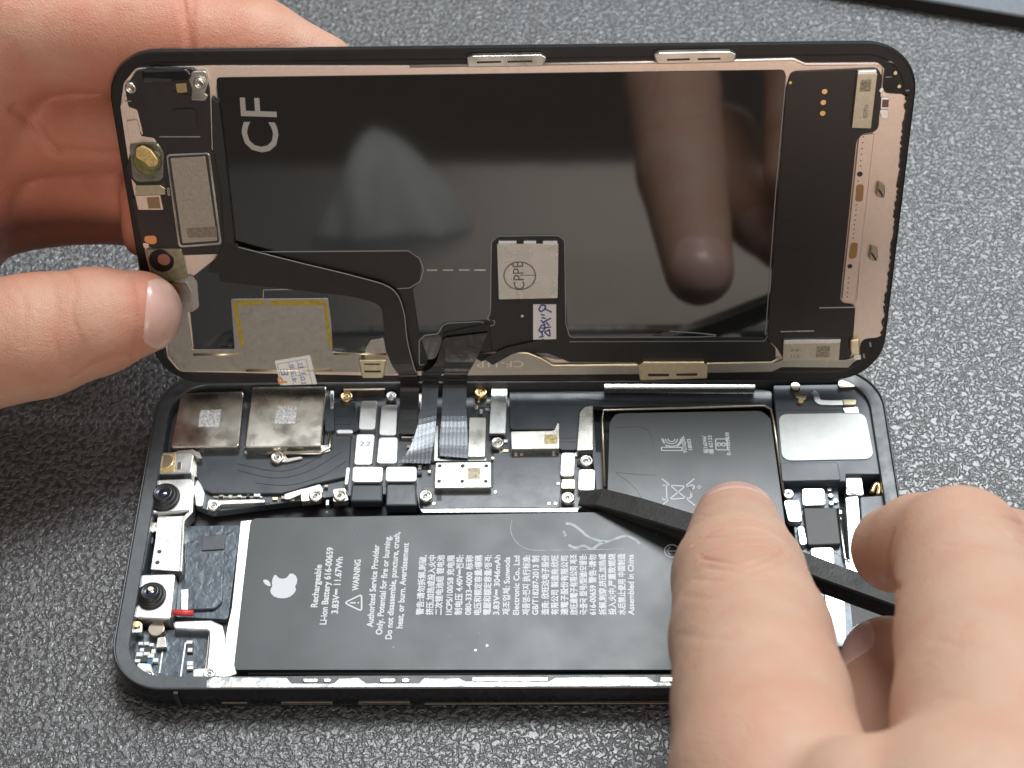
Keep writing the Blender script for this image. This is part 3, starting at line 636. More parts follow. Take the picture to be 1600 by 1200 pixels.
disk('gold_pin', [(126.23,65.91)][0], 1.0, 4.0, 6.6, BRONZE, PB, n=16)
bp('gold_pin', [(125.73,64.34),(128.44,63.99),(127.79,62.44),(126.11,63.08)], 4.0, 6.6, PALEGOLD, r=.4)
disk('gold_pin', [(126.87,62.15)][0], .6, 5.8, 6.8, GOLD, PB, n=12)
bp('far_boss', [(134.61,67.23),(137.85,67.2),(138.04,65.62),(134.52,65.34)], 5.0, 6.6, BRONZE, r=.7)
bp('lower_board', [(122.02,44.6),(132.39,44.66),(132.21,23.97),(131.78,10.28),(123.46,10.32),(123.36,35.71)], 1.4, 3.6, WRINK, r=.5)
for P_ in ([(125.47,43.04),(129.66,43.01),(129.51,39.28),(125.22,39.17)], [(121.77,40.48),(124.75,40.46),(124.88,35.64),(122.28,35.66)], [(125.73,29.94),(129.94,30.04),(129.78,26.37),(125.84,26.39)], [(123.84,34.66),(125.02,34.65),(125.34,30.76),(123.91,30.5)]):
    bp('connector_cover', P_, 3.4, 4.8, PAD, r=.7)
bp('large_chip', [(125.28,38.68),(131.45,38.63),(131.4,30.66),(125.3,30.43)], 3.4, 4.9, CHIP, r=.5, bev=.2)
tube('chip_rim', [(*p, 4.4) for p in [(131.75,38.66),(131.85,30.97),(131.86,27.95),(132.43,26.86)]], .3, NICKEL, PB)
bp('motor_lug', [(134,45.59),(136.88,45.57),(136.85,41.23),(133.53,41.4)], 2.2, 5.0, PAD, r=.5)
bp('taptic_engine', [(133.3,40.69),(135.71,40.96),(134.87,23),(132.35,23.02)], 1.6, 5.2, PAD, r=.4)
bp('motor_block', [(135.89,40.68),(141.29,41.07),(140.99,23.51),(134.83,22.89)], 1.6, 5.4, SLATE, r=.6, bev=.2)
bp('metal_strip', [(127.32,20.63),(130.98,20.61),(129.98,9.64),(127.51,9.66)], 1.6, 4.8, PAD, r=.4)
bp('metal_strip', [(131.79,27.56),(132.95,27.55),(133.24,24.04),(131.86,24.05)], 1.6, 4.6, PAD, r=.3)
tube('coil_contact', [(*p, 4.6) for p in [(138.43,42.05),(139.09,43.49),(139.76,44.06),(139.97,42.9),(139.56,41.47)]], .5, GOLD, PB, sm=4)
for px in [(130.72,43.25),(130.81,41.81),(131.64,40.65),(130.74,40.09),(132.07,38.08),(131.8,36.67)]: disk('solder_tab', px, .5, 3.4, 4.2, NICKEL, PB, n=9)
# small parts crowding the board gaps
xs = [(2.43,63.71),(2.68,65.61),(2.97,67.2),(15.39,42.91),(17.11,42.89),(18.83,42.88),(20.55,42.86),(22.27,42.85),(24.44,40.8),(28.44,42.36),(29.62,42.93),(32.2,41.31),(35.34,44.78),(35.89,40.99),(51.34,43.47),(51.91,41.72),(52,44.93),(52.86,47.58),(53.03,49.36),(54,49.65),(54.42,51.45),(54.86,52.95),(58.41,50.81),(59.38,51.4),(60.37,51.24),(64.08,51.21),(65.83,63.02),(66.05,64.91),(64.02,64.93),(63.55,63.36),(64.59,62.09),(71.49,51.89),(72.6,52.18),(78.78,51.82),(83.09,51.77),(83.56,49.97),(87.29,51.73),(87.48,49.34),(87.67,46.97),(87.15,45.21),(79.41,53.62),(69.47,55.24),(69.5,52.81),(68.51,52.52),(37.86,69.7),(41.2,67.73),(41.77,68.85),(50.04,70.21),(51.61,69.54)]
for i, px in enumerate(xs):
    a_, b_ = (rng.uniform(.3, .65), rng.uniform(.25, .4)) if rng.random() < .6 else (rng.uniform(.25, .4), rng.uniform(.3, .65))
    slab('capacitor', [(px[0] - a_, px[1] - b_), (px[0] + a_, px[1] - b_), (px[0] + a_, px[1] + b_), (px[0] - a_, px[1] + b_)], 3.3, rng.uniform(3.7, 4.3), rng.choice([SMD, BRONZE, NICKEL, PALEGOLD, CHIP, STEEL]), PB, bev=.08)
bp('board_bracket', [(27.53,42.86),(30.6,44),(32.76,44.56),(32.59,43.69),(28.62,41.68),(27.64,41.69)], 3.2, 4.4, NICKEL, r=.3)
bp('board_bracket', [(10.38,46.6),(11.27,45.41),(12.27,43.35),(12.18,40.15),(10.93,40.45),(9.95,44.25)], 2.4, 4.3, STEEL, r=.5)
bp('board_bracket', [(9.02,51.4),(9.77,51.39),(10.2,47.05),(9.46,47.05)], 2.4, 4.3, NICKEL, r=.2)
# filler parts in the dark gaps
for px, hh in zip([(25.74,42.22),(27.44,42.35),(28.93,42.05),(50.99,40.42),(51.07,48.62),(51.75,47.43),(58.37,51.55),(59.09,52.15),(50.81,54.04),(51.74,55.56),(38.35,67.92),(39.84,68.54),(52.02,68.72),(54.69,69.02),(50.93,51.62),(34.75,67.96)], [3.9, 4.1, 3.8, 3.6, 4.0, 3.9, 4.1, 4, 4, 4.1, 4.2, 4.1, 4, 4.3, 4, 4]):
    slab('capacitor', [(px[0] - .5, px[1] - .35), (px[0] + .5, px[1] - .35), (px[0] + .5, px[1] + .35), (px[0] - .5, px[1] + .35)], 3.3, hh, rng.choice([SMD, BRONZE, NICKEL, PALEGOLD]), PB, bev=.08)

# ---------------------------------------------------------------- display assembly, stood up along the far edge
DR = [[0.999984, 0.001864, -0.005288], [-0.005607, 0.332459, -0.943101], [0.0, 0.943116, 0.332464]]
DA = empty('display_assembly', [0.784, 66.193, 8.673], DR)
tag(DA, 'phone screen assembly propped open, inner side facing the camera', 'phone screen')
DINV = Matrix([[c / S * S for c in r] for r in DR]).transposed().to_4x4() @ Matrix.Translation(-Vector([0.784, 66.193, 8.673]))
DWd, DHt = 141.8, 69.2
def drect(ins, r0=9.5, n=12):
    r = max(r0 - ins, .5); P = []
    for cx, cy, a in ((DWd - ins - r, ins + r, -90), (DWd - ins - r, DHt - ins - r, 0), (ins + r, DHt - ins - r, 90), (ins + r, ins + r, 180)):
        for k_ in range(n + 1):
            t = math.radians(a + 90 * k_ / n); P.append((cx + r * math.cos(t), cy + r * math.sin(t)))
    return P
def dring(name, prof, m, capa=False, capb=False):
    V = []; F = []
    for ins, z in prof: V += [(x, y, z) for x, y in drect(ins)]
    n = len(drect(0))
    for i in range(len(prof) - 1):
        for k_ in range(n):
            a = i * n + k_; b = i * n + (k_ + 1) % n; F.append((a, b, b + n, a + n))
    if capa: F.append(tuple(range(n))[::-1])
    if capb: F.append(tuple(range((len(prof) - 1) * n, len(prof) * n)))
    return obj(name, V, F, m, DA, smooth=False)
dring('cover_glass', [(1.4, -1.9), (.5, -1.75), (.05, -1.2), (0, -.8), (.15, -.62)], mat('black_glass', (.008, .008, .009), .06, coat=1), capa=True)
dring('plastic_bezel', [(.15, -.62), (.2, -.1), (.45, 0), (2.0, 0), (2.3, -.05)], BEZEL, capb=True)
def dp(name, pts, w0, w1, m, r=.3, bev=.06, parent=None, seg=2):
    return slab(name, pts, w0, w1, m, parent or DA, r=r, bev=bev, seg=seg)
# metal back plate seen round the edges
dp('back_plate', [(5.64,66.2),(18.97,66.52),(53.62,66.11),(102.4,66.47),(119.97,66.73),(122.02,65.77),(134.42,65.74),(135.72,64.79),(135.76,60.06),(140.21,59.77),(140.57,39.68),(140.9,10.22),(136.82,9.82),(136.98,5.49),(134.95,3.6),(122.62,4.11),(120.59,3.1),(61.28,1.97),(40.99,2.09),(4.86,3.2),(3.02,6.32),(2.74,15.03),(2.04,28.99),(1.61,46.16),(1.81,58.91),(3.09,63.49)], -.05, .45, WARM, r=1.6)
tube('plate_bead', [(*p, .5) for p in [(53.62,65.99),(102.41,66.24),(119.99,66.5),(122.04,65.54),(134.44,65.51),(135.51,64.67),(135.57,60.78)]], .22, WARM, DA)
# glossy black rear film of the panel
FB = dp('rear_film', [(19.63,64.41),(118.46,64.68),(118.86,63.62),(119.82,9.28),(118.69,7.7),(120.93,5.36),(78.77,5.62),(71.63,7.42),(62.09,7.04),(61.35,3.81),(51.34,3.13),(41.29,6.14),(35.44,7.79),(8.4,7.96),(9.06,23.5),(17.13,30.01),(17.63,42.19)], .45, .62, GLOSS, r=.8)
# satin darker flex area below the glossy window
dp('satin_flex', [(15.55,28.73),(19.77,29.78),(51.6,29.78),(52.74,28.96),(53.58,26.65),(53.16,23.22),(51.74,21.57),(52.44,11.96),(53.75,6.14),(53.6,3.2),(47.6,3.23),(46.35,14.86),(44.91,19.11),(38.92,20.27),(15.41,23.51)], .62, .74, FLEXB, r=.6)
dp('lower_flex', [(66.89,31.54),(68.1,32.73),(79.2,32.5),(80.37,31.69),(80.56,18.84),(81.02,10.61),(118.51,10.51),(120.75,7.9),(120.95,4.85),(81.25,5.09),(77.06,7.17),(62.1,7.26),(61.08,3.15),(56.36,3.48),(56.84,14.07),(65.91,14.72),(66.48,17.54)], .62, .74, FLEXB, r=.8)
strokes('film_edge', [smoothpath([(19.46,62.81),(18.77,52.42),(18.61,42.26),(18.55,31.7)], 5) + [] , fillet([(18.55,31.7),(19.77,29.8),(51.36,29.8),(53.42,28.16),(54.01,25.7),(53.16,23.24),(51.15,21.87),(48.97,21.75)], .8), [(118.86,63.44),(118.55,41.3),(118.6,18.58),(118.6,10.96)],
                      fillet([(118.62,10.53),(81.26,10.77),(80.54,13.93),(80.37,31.7),(79.2,32.78),(68.1,32.74),(66.89,31.55),(66.2,16.15),(65.43,14.74)], 1.0), fillet([(81.26,9.77),(118.56,9.67),(119.29,11.52)], .6),
                      fillet([(65.66,14.46),(58.07,14.08),(57.07,13.66),(55.99,11.66),(53.52,11.39),(52.35,10.25),(52.02,4.11)], .6), fillet([(67.13,14.73),(66.86,13.59),(58.46,11.79),(56.95,11.08)], .4)], .16, .62, GREYINK, DA, h=.14)
strokes('dashed_line', [[(54.6,25.64),(56.52,25.63)], [(57.6,25.62),(59.52,25.6)], [(60.6,25.6),(62.64,25.58)], [(63.48,25.57),(65.63,25.55)]], .28, .62, NICKEL, DA, h=.03)
dp('ribbon_fold', [(57.01,12.1),(66.03,14.18),(66.41,6.24),(64.16,5.38),(62.1,6.85),(61.07,2.59),(56.58,2.62)], .74, 1.0, GLOSS2, r=.4, bev=.1)
dp('loose_film', [(64.58,6.34),(68.97,8.78),(76.36,10.61),(76.1,9.32),(70.17,7.32),(66.4,4.86)], .9, 1.3, FLEXR, r=.1)
# printed letters
q = [(29.21,49.89),(29.68,60.24)]
writing('printed_letters', [('CF', q[0], q[1], 6.6)], .62, mat('letter_grey', (.42, .41, .39), .45, .3), DA, bold=.12)
# driver chip under its shield, with a rubber stamp
dc = dp('driver_shield', [(67.85,31.44),(79.31,31.34),(79.11,19.75),(67.89,19.55)], .62, 1.35, NICKEL, r=.25, bev=.1)
for P_ in ([(68.21,31.94),(71.52,31.91),(71.51,31.38),(68.19,31.41)], [(72.82,31.9),(75.18,31.88),(75.17,31.35),(72.81,31.37)], [(76.36,31.87),(79.08,31.85),(79.07,31.31),(76.35,31.34)]): dp('shield_tab', P_, .62, 1.15, PAD, r=.1, parent=DA)
cc = [(71.98,24.67)][0]
INKG = mat('stamp_ink', (.16, .15, .15), .6)
q = [(72.88,21.77),(72.63,27.66),(73.96,21.76),(73.82,27.65)]
strokes('rubber_stamp', [circ(cc, 2.95, 36)], .24, 1.35, INKG, dc)
writing('rubber_stamp', [('CPPE', q[0], q[1], 2.1)], 1.35, INKG, dc)
strokes('rubber_stamp', [[(71.98,24.8),(75.09,24.78)]], .16, 1.35, INKG, dc)
st = dp('handwritten_sticker', [(74.39,18.21),(78.74,18.18),(78.69,10.51),(74.27,10.4)], .74, .98, PAPER, r=0, bev=.03)
hw = lambda L_: smoothpath(L_, 4)
strokes('handwriting', [hw([(75.46,17.22),(75.96,18.06),(76.68,17.92),(76.55,17.21),(75.82,16.66),(75.46,17.22)]), [(76.43,17.36),(77.88,16.5)], [(75.81,16.09),(76.54,15.8)], [(75.92,15.38),(76.77,15.1)], [(76.15,14.25),(77.75,15.23)], [(75.8,14.82),(76.64,13.68)], [(76.77,14.39),(77.37,13.53)], hw([(75.4,12.54),(76.03,13.68),(76.63,13.11),(75.88,12.11),(75.4,12.54)]), [(75.9,12.97),(77.73,13.24)], hw([(77.36,12.82),(77.47,11.24),(76.5,12.11),(77.36,12.53)]), [(75.89,12.4),(76.12,11.11),(75.38,10.97)]], .3, .98, BLUEP, st, h=.02)
disk('gold_dot', [(72.27,15.57)][0], .3, .74, .82, PALEGOLD, DA, n=12)
# large square plate on the left with yellow tape edges
pl = dp('square_plate', [(16.98,19.9),(35.63,19.9),(35.79,14.39),(35.5,7.9),(40.94,7.57),(40.87,3.16),(5.27,3.66),(3.24,7.22),(4.95,19.57),(6.25,23.74),(9.17,23.72),(9.87,21.63),(9.51,16.99),(8.28,17),(8.19,8.65),(16.41,8.6)], .45, .98, GREYM, r=.5, bev=.12)
for P_ in ([(17.65,19.25),(23.3,19.49),(23.46,18.64),(18.54,18.4)], [(24.5,19.34),(34.99,19.4),(34.67,18.42),(24.42,18.5)], [(17.38,18.97),(18.09,18.82),(18.49,9.23),(17.73,9.09)], [(34.58,18.84),(35.19,18.84),(35.49,9.12),(34.87,9.13)]): dp('yellow_tape', P_, .98, 1.08, TAPEY, r=.1, bev=.02)
tube('plate_bead', [(*p, 1.0) for p in [(8.28,7.48),(17.52,7.42)]], .25, PALEGOLD, DA)
tube('plate_bead', [(*p, 1.0) for p in [(18.11,3.74),(23.88,3.7),(35.16,3.78)]], .25, PALEGOLD, DA)
tube('plate_bead', [(*p, 1.0) for p in [(35.71,7.46),(45.89,7.39)]], .25, PALEGOLD, DA)
strokes('corner_line', [[(23.15,19.82),(23.46,21.63),(30.53,21.72)]], .2, .62, NICKEL, DA, h=.06)
# bottom strip with engraved model lettering
bs = dp('bottom_strip', [(61.62,7.29),(62.75,7.72),(73.36,7.66),(76.3,5.89),(78.27,4.41),(94.84,4.31),(107.16,4.67),(120.67,4.88),(122.46,5.6),(134.1,5.38),(136.82,6.38),(134.99,3.63),(122.21,3.85),(120.31,2.83),(94.88,2.39),(61.31,2.29)], .45, 1.0, GREYM, r=.6, bev=.12)
tube('plate_bead', [(*p, 1.0) for p in [(63.24,7.57),(73.12,7.51),(75.81,6.18),(78.02,4.56),(94.84,4.6),(120.05,5.03),(121.58,5.9)]], .25, PALEGOLD, DA)
q = [(72.34,5.62),(63.3,5.67)]
writing('engraved_lettering', [('CF-11P', q[0], q[1], 1.5)], 1.0, mat('engraving', (.75, .70, .55), .35, .7), DA)
dp('small_plate', [(41.76,8.58),(42.88,10.46),(45.63,11.02),(45.92,7.83),(46.75,5.19),(47.83,2.52),(41.08,2.56)], .45, .96, GREYM, r=.6, bev=.12)
# spring clips on both long edges
def clip(P_, m, slots, w=2.0):
    c = dp('edge_clip', P_, .2, w, m, r=.3, bev=.2)
    for s_ in slots: dp('clip_slot', s_, w, w + .04, CHIP, r=.15, bev=0, parent=c)
clip([(63.65,67.84),(64.66,68.18),(76.46,68.27),(77.45,67.68),(76.77,66.17),(63.81,66.09)], NICKEL, [[(65.4,67.24),(69.61,67.31),(69.6,66.96),(65.39,66.89)], [(70.71,67.29),(75.02,67.36),(75.01,67.01),(70.7,66.94)]], 1.6)
clip([(95.8,68.04),(96.78,68.38),(108.81,68.46),(110.04,67.87),(109.57,66.48),(96.51,66.29)], NICKEL, [[(98.13,67.32),(102.07,67.39),(102.09,67.04),(98.14,66.97)], [(103.39,67.37),(107.33,67.44),(107.35,67.09),(103.4,67.02)]], 1.6)
clip([(94.3,4.95),(95.39,5.82),(107.04,5.75),(107.95,4.72),(107.82,1.93),(94.86,1.56)], PALEGOLD, [[(96.31,3.18),(100.5,3.15),(100.4,2.56),(96.45,2.59)], [(101.73,3.15),(105.92,3.27),(105.82,2.68),(101.87,2.7)]])
clip([(40.47,6.59),(45.94,6.71),(45.56,4.66),(45.04,2.44),(40.92,2.47),(40.69,4.39)], PALEGOLD, [[(41.54,5.86),(44.64,5.84),(44.62,5.54),(41.52,5.56)], [(41.3,4.24),(44.78,4.22),(44.5,3.78),(41.52,3.8)]])
# brown-black flex board on the right
rp = dp('right_flex_board', [(119.65,64.36),(134.53,64.89),(135.34,63.36),(135.75,53.76),(135.05,52.91),(132.5,52.57),(132.11,50.73),(132.07,18.9),(132.76,17.78),(135.05,17.63),(135.25,11.57),(135.31,5.52),(122.47,5.46),(120.95,8.08),(118.98,10.25),(118.99,61.18)], .62, .95, FLEXR, r=1.4, bev=.1)
for px in [(125.71,60.74),(125.66,58.71),(125.71,56.66)]: disk('gold_dot', px, .48, .95, 1.03, GOLD, DA, n=16)
disk('gold_dot', [(119.67,62.42)][0], .32, .95, 1.03, GOLD, DA, n=12)
strokes('score_line', [[(128.27,17.12),(135.09,17.21)], [(121.42,11.95),(127.71,12.05)]], .2, .95, NICKEL, DA, h=.08)
strokes('pressed_ring', [circ([(122.47,32.67)][0], 3.2, 36)], .18, .95, FLEXR, DA, h=.05)
ch = dp('labelled_chip', [(130.98,64.09),(134.36,64.17),(134.26,54.02),(130.89,54.17)], .95, 1.8, mat('chip_lid', (.55, .52, .42), .42, .8, noise=.06, nscale=1), r=.1, bev=.12)
dp('chip_edge', [(131.03,64.68),(134.2,64.76),(134.25,64.17),(130.98,64.09)], .95, 1.7, PAD, r=.1)
q = [(133.39,56.09),(133.37,58.61)]
writing('chip_print', [('BSPP26', q[0], q[1], .8)], 1.8, mat('chip_ink', (.20, .17, .12), .5), ch)
dp('etched_mark', [(131.61,63.14),(133.47,63.24),(133.47,61),(131.59,61.02)], 1.8, 1.83, mat('etched_chip', (.36, .33, .25), .6, .5, noise=.45, nscale=2.2), r=0, bev=0)
ch2 = dp('bottom_chip', [(121.97,9.72),(132.75,9.79),(132.84,5.9),(122.11,5.82)], .95, 1.8, MATS['chip_lid'], r=.1, bev=.12)
dp('chip_edge', [(122.04,10.43),(132.81,10.5),(132.75,9.79),(121.97,9.72)], .95, 1.7, PAD, r=.1)
q = [(125.21,8.55),(123.5,8.56),(125.3,7.25),(123.6,7.26)]
writing('chip_print', [('44', q[0], q[1], .7), ('211', q[2], q[3], .7)], 1.8, MATS['chip_ink'], ch2)
dp('etched_mark', [(128.32,9.1),(130.87,9.09),(130.95,6.63),(128.28,6.51)], 1.8, 1.83, MATS['etched_chip'], r=0, bev=0)
# pale plate strip at the right edge
rs_ = dp('edge_strip', [(132.42,52.4),(135.1,52.62),(134.91,17.99),(132.35,18.56)], .45, 1.0, WARM, r=[1.0, .3, .3, 1.0], bev=.12)
for px in [(133.22,52.07),(133.22,50.96),(133.21,49.85),(133.2,48.73),(133.21,47.49),(133.24,46.48),(133.13,43.45),(133.22,38.71),(133.26,37.68),(133.3,36.64),(133.28,35.6),(133.25,34.68),(133.27,33.76),(133.3,32.84),(133.27,31.91),(133.2,23.57),(133.24,22.48),(133.28,21.38),(133.25,20.42),(133.27,19.45)]: disk('pin_hole', px, .13, 1.0, 1.03, CHIP, rs_, n=8)
disk('round_hole', [(133.28,44.85)][0], .5, 1.0, 1.04, CHIP, rs_, n=16)
disk('round_hole', [(133.22,26.02)][0], .5, 1.0, 1.04, CHIP, rs_, n=6)
COPT = mat('copper_window', (.40, .24, .10), .5, .3)
dp('copper_window', [(132.84,42.82),(134.22,42.81),(134.31,39.35),(132.93,39.36)], 1.0, 1.05, COPT, r=.6, bev=0)
dp('copper_window', [(132.89,30.99),(134.29,30.97),(134.22,27.9),(133.32,27.5),(132.81,27.91)], 1.0, 1.05, COPT, r=.6, bev=0)
strokes('plate_fold', [[(134.88,51.87),(134.81,37.2),(135.4,18.37)]], .25, .45, WARM, DA, h=.25)
for c_ in [(137.18,41.76),(137.19,28.81)]:
    hk = slab('spring_hook', [(c_[0] - .7, c_[1] - 1.1), (c_[0] + .3, c_[1] - 1.5), (c_[0] + .9, c_[1] - .9), (c_[0] + .7, c_[1] + .9), (c_[0] - .5, c_[1] + 1.6)], .45, 1.6, BRONZE, DA, r=.3, bev=.15)
    slab('spring_hook', [(c_[0] - .6, c_[1] + .4), (c_[0] - .1, c_[1] + .2), (c_[0] + .8, c_[1] - 1.3), (c_[0] + .3, c_[1] - 1.0)], 1.6, 2.0, CHIP, DA, r=.1, bev=.1)
# torn glue edge
zz = [(140.11,59.58),(140.53,41.02),(140.59,37.15),(140.67,25.2),(140.77,10.14)]
zp = []
for i in range(len(zz) - 1):
    a_ = np.array(zz[i]); b_ = np.array(zz[i + 1]); n_ = max(2, int(np.linalg.norm(b_ - a_) / .55))
    for k_ in range(n_): zp.append(tuple(a_ + (b_ - a_) * k_ / n_ + np.array([rng.uniform(-.25, .3), 0])))
strokes('torn_adhesive', [zp], .34, .2, BLACKP, DA, h=.6)
dp('flex_contact', [(135.6,59.41),(136.93,59.39),(137.03,57.35),(135.69,57.37)], .45, 1.1, PAD, r=.1)
dp('flex_contact_pad', [(135.84,59.16),(136.95,59.15),(136.99,57.71),(135.88,57.73)], 1.1, 1.15, mat('copper_brown', (.22, .11, .07), .5), r=.05, bev=0)
dp('flex_contact', [(135.36,57.37),(137.04,57.23),(137.2,55.66),(136.08,55.67)], .45, 1.3, PAD, r=.4)
disk('solder_ball', [(135.54,60.81)][0], .42, .4, 1.0, PAD, DA, n=14)
for px in [(137.73,63.74),(138.65,61.25)]: disk('solder_ball', px, .38, 0, .4, PALEGOLD, DA, n=10)
for P_ in ([(136.2,65.76),(136.85,65.86),(137.33,65.39),(136.65,65.63)], [(136.15,63.06),(137.25,63.04),(137.26,62.93),(136.17,62.82)], [(139.83,60.52),(140.5,60.52),(140.53,60.28),(139.86,60.29)]): dp('glue_fleck', P_, 0, .2, GREYINK, r=0, bev=0)
dp('corner_clip', [(134.5,10.49),(136.3,10.62),(136.62,8.47),(136.76,7.03),(135.04,7.19),(134.68,8.49)], .45, 2.0, PALEGOLD, r=.4, bev=.3)
dp('corner_clip_foot', [(135.53,6.81),(136.99,6.8),(137.09,5.78),(135.75,5.79)], .45, 1.5, PAD, r=.2)
for P_ in ([(138.51,8.97),(138.87,8.97),(139.09,7.96),(138.73,7.96)], [(137.54,6.37),(137.9,6.37),(138.12,5.35),(137.76,5.35)]): dp('locating_peg', P_, 0, .3, GREYINK, r=0, bev=0)

# sensor and earpiece flex on the left end
dp('sensor_board', [(5.75,65.89),(9,66.57),(15.69,66.25),(17.98,64.8),(18.25,62.41),(17.07,50.14),(18.81,50.12),(17.27,30.33),(15.74,29.53),(8.74,29.32),(6.48,30.42),(1.84,31.54),(1.39,41.35),(2.33,41.34),(2.6,43.92),(1.37,45.86),(1.27,47.52),(3.66,53.41),(5.29,53.51),(4.91,58.69),(3.39,59.19),(3.33,62.58)], .45, 1.1, FLEXR, r=.8, bev=.15)
dp('sensor_flex_top', [(6.99,66.24),(14.65,66.39),(15.64,65.43),(15.04,64.25),(8.69,63.96),(6.68,64.11)], 1.1, 1.7, mat('shiny_black_flex', (.01, .01, .011), .16, coat=.6, bump=.4, bscale=.5, bdist=.4), r=.6, bev=.3)
dp('flex_film_strip', [(7.2,64.94),(12,64.65),(11.94,64.17),(7.12,64.34)], 1.6, 1.75, mat('clear_film', (.05, .05, .052), .2, bump=.5, bscale=1.5), r=.2, bev=.05)  # thin raised strip, a little lighter than the flex under it
s1 = lathe('screw', (0, 0), [(1.02, 0), (1.02, .5), (.9, .62), (.6, .66), (.5, .5), (.02, .5)], NICKEL, DA, n=24)
q = [(4.5,62.98),(16.8,63.79)]
s1.location = Vector((q[0][0], q[0][1], 1.1)) * S
s1c = s1.copy(); COL.objects.link(s1c); s1c.parent = DA; s1c.location = Vector((q[1][0], q[1][1], 1.5)) * S
dp('screw_lug', [(15.68,65.86),(18.15,65.83),(18.36,63.93),(17.41,61.78),(18.03,61.3),(17.23,60.34),(14.76,60.49),(15.25,62.53),(14.85,64.68)], .45, 1.4, NICKEL, r=.5, bev=.2)
dp('gold_contact', [(12.49,63.6),(14.31,63.7),(14.32,62.02),(12.48,61.81)], 1.1, 1.35, GOLD, r=.15)
dp('raised_square', [(11.02,58.75),(15.37,58.95),(15.24,55.28),(10.88,55.2)], 1.1, 1.4, FLEXR, r=.9, bev=.25)
dp('raised_square', [(11.4,62.38),(15.12,61.37),(14.96,60.17),(13.16,59.46),(11.27,59.72)], 1.1, 1.35, FLEXR, r=.9, bev=.25)
strokes('score_line', [[(8.15,53.5),(15.51,53.42)], [(2.97,60.37),(4.11,60.36)]], .22, 1.1, GREYM, DA, h=.06)
dp('side_tab', [(3,61.14),(3.72,61.37),(3.32,57.24),(2.48,57),(1.91,59.21)], .4, .9, WARM, r=.3)
dp('side_tab', [(2.64,56.51),(4.62,56.73),(4.85,53.64),(7.1,53.25),(7.65,52.24),(3,52.04),(2.61,54.04)], .45, 1.15, WARM, r=.4)
hs = dp('earpiece_frame', [(8.96,50.29),(16.97,50.58),(16.93,31.9),(8.72,31.3)], .45, 1.7, NICKEL, r=.8, bev=.12)
dp('earpiece_gap', [(9.28,49.95),(16.6,50.26),(16.52,32.36),(9.16,31.75)], 1.7, 1.74, CHIP, r=.6, bev=0)
dp('earpiece_speaker', [(9.74,49.67),(16.14,49.98),(16.26,32.87),(9.64,32.39)], 1.7, 2.0, mat('brushed_nickel_lid', (.46, .42, .36), .42, 1, noise=.06, nscale=2.2, rvar=.05, bump=.25, bscale=4), r=.3, bev=.1)
dp('earpiece_dark_band', [(10.8,35.53),(16.42,35.87),(16.4,33.75),(10.9,33.53)], 2.0, 2.03, mat('dark_lid', (.30, .26, .21), .45, 1, noise=.2, nscale=1.5), r=.2, bev=0)  # band across the lid in a darker metal colour
dp('speaker_wall', [(18.48,61.29),(19.69,60.07),(19.66,50.21),(19.23,30.43),(17.02,29.9),(17.94,42.59),(17.48,51.24)], .62, 1.5, BLACKP, r=.4, bev=.3)
# round proximity sensor with amber face
dp('sensor_cup', [(2.46,52.48),(7.79,52.68),(8.63,50.42),(7.72,44.71),(1.96,44.51)], .45, 1.3, mat('clear_grey_epoxy', (.20, .19, .15), .12, .2, coat=1, noise=.25, nscale=.8), r=1.6, bev=.4)
lathe('sensor_dome', [(5.48,48.88)][0], [(2.55, 1.2), (2.5, 2.0), (2.2, 2.5), (1.6, 2.8), (.02, 2.9)], OLIVE, DA, n=28)
dp('amber_face', [(4.08,51.99),(5.32,52.6),(6.8,51.72),(7.8,49.83),(7.54,48.83),(6.08,48.34),(5.3,49.35),(3.84,50.37)], 2.6, 3.0, AMBER, r=.8, bev=.15)
dp('sensor_block', [(2.66,44.22),(7.12,44.3),(7.96,43.65),(7.78,42.37),(2.37,42.29)], 1.1, 1.9, PALEGOLD, r=.2)
dp('sensor_block', [(2.23,42.16),(6.83,42.24),(7,39.25),(2.4,39.29)], 1.1, 1.8, WARM, r=.2)
dp('sensor_window', [(4.32,41.8),(6.57,41.91),(6.59,39.57),(4.35,39.59)], 1.8, 1.85, mat('window_brown', (.30, .20, .11), .4, .4), r=.05, bev=0)
dp('sensor_leg', [(8.2,43.65),(8.68,43.78),(8.69,42.1),(8.2,41.97)], 1.1, 1.7, NICKEL, r=.1)
dp('copper_pad', [(2.49,33.55),(4.78,33.67),(4.67,32.06),(3.8,31.8),(2.42,32.21)], 1.1, 1.2, mat('orange_copper', (.80, .36, .14), .4, .4), r=.7, bev=.03)
dp('solder_dab', [(1.97,32.27),(3.11,31.86),(3.11,31.05),(2.15,31.06)], 1.1, 1.3, PAD, r=.3)
dp('camera_frame', [(2.3,30.81),(7.61,31.04),(9.28,31.02),(9.54,24.75),(7.87,24.07),(5.69,24.09),(2.98,25.49)], .45, 1.6, mat('olive_frame', (.26, .26, .15), .2, .3, coat=.8, noise=.2, nscale=1), r=.5, bev=.3)
disk('camera_socket', [(5.15,28.59)][0], 2.35, 1.5, 1.75, mat('socket_black', (.006, .006, .012), .2), DA, n=32)
disk('camera_face', [(5.7,28.92)][0], 1.2, 1.75, 1.95, CLAY, DA, n=28)
dp('frosted_tab', [(8.11,25.06),(10.27,24.9),(11.08,23.65),(10.74,18.06),(9.5,17.07),(7.43,17.23),(6.71,23.68)], .62, .95, mat('frosted_grey', (.36, .35, .34), .5, noise=.05, nscale=1), r=.8, bev=.1)
disk('copper_dot', [(6.32,22.19)][0], 1.3, .9, 1.2, mat('dark_copper', (.35, .14, .05), .4, .5), DA, n=18)

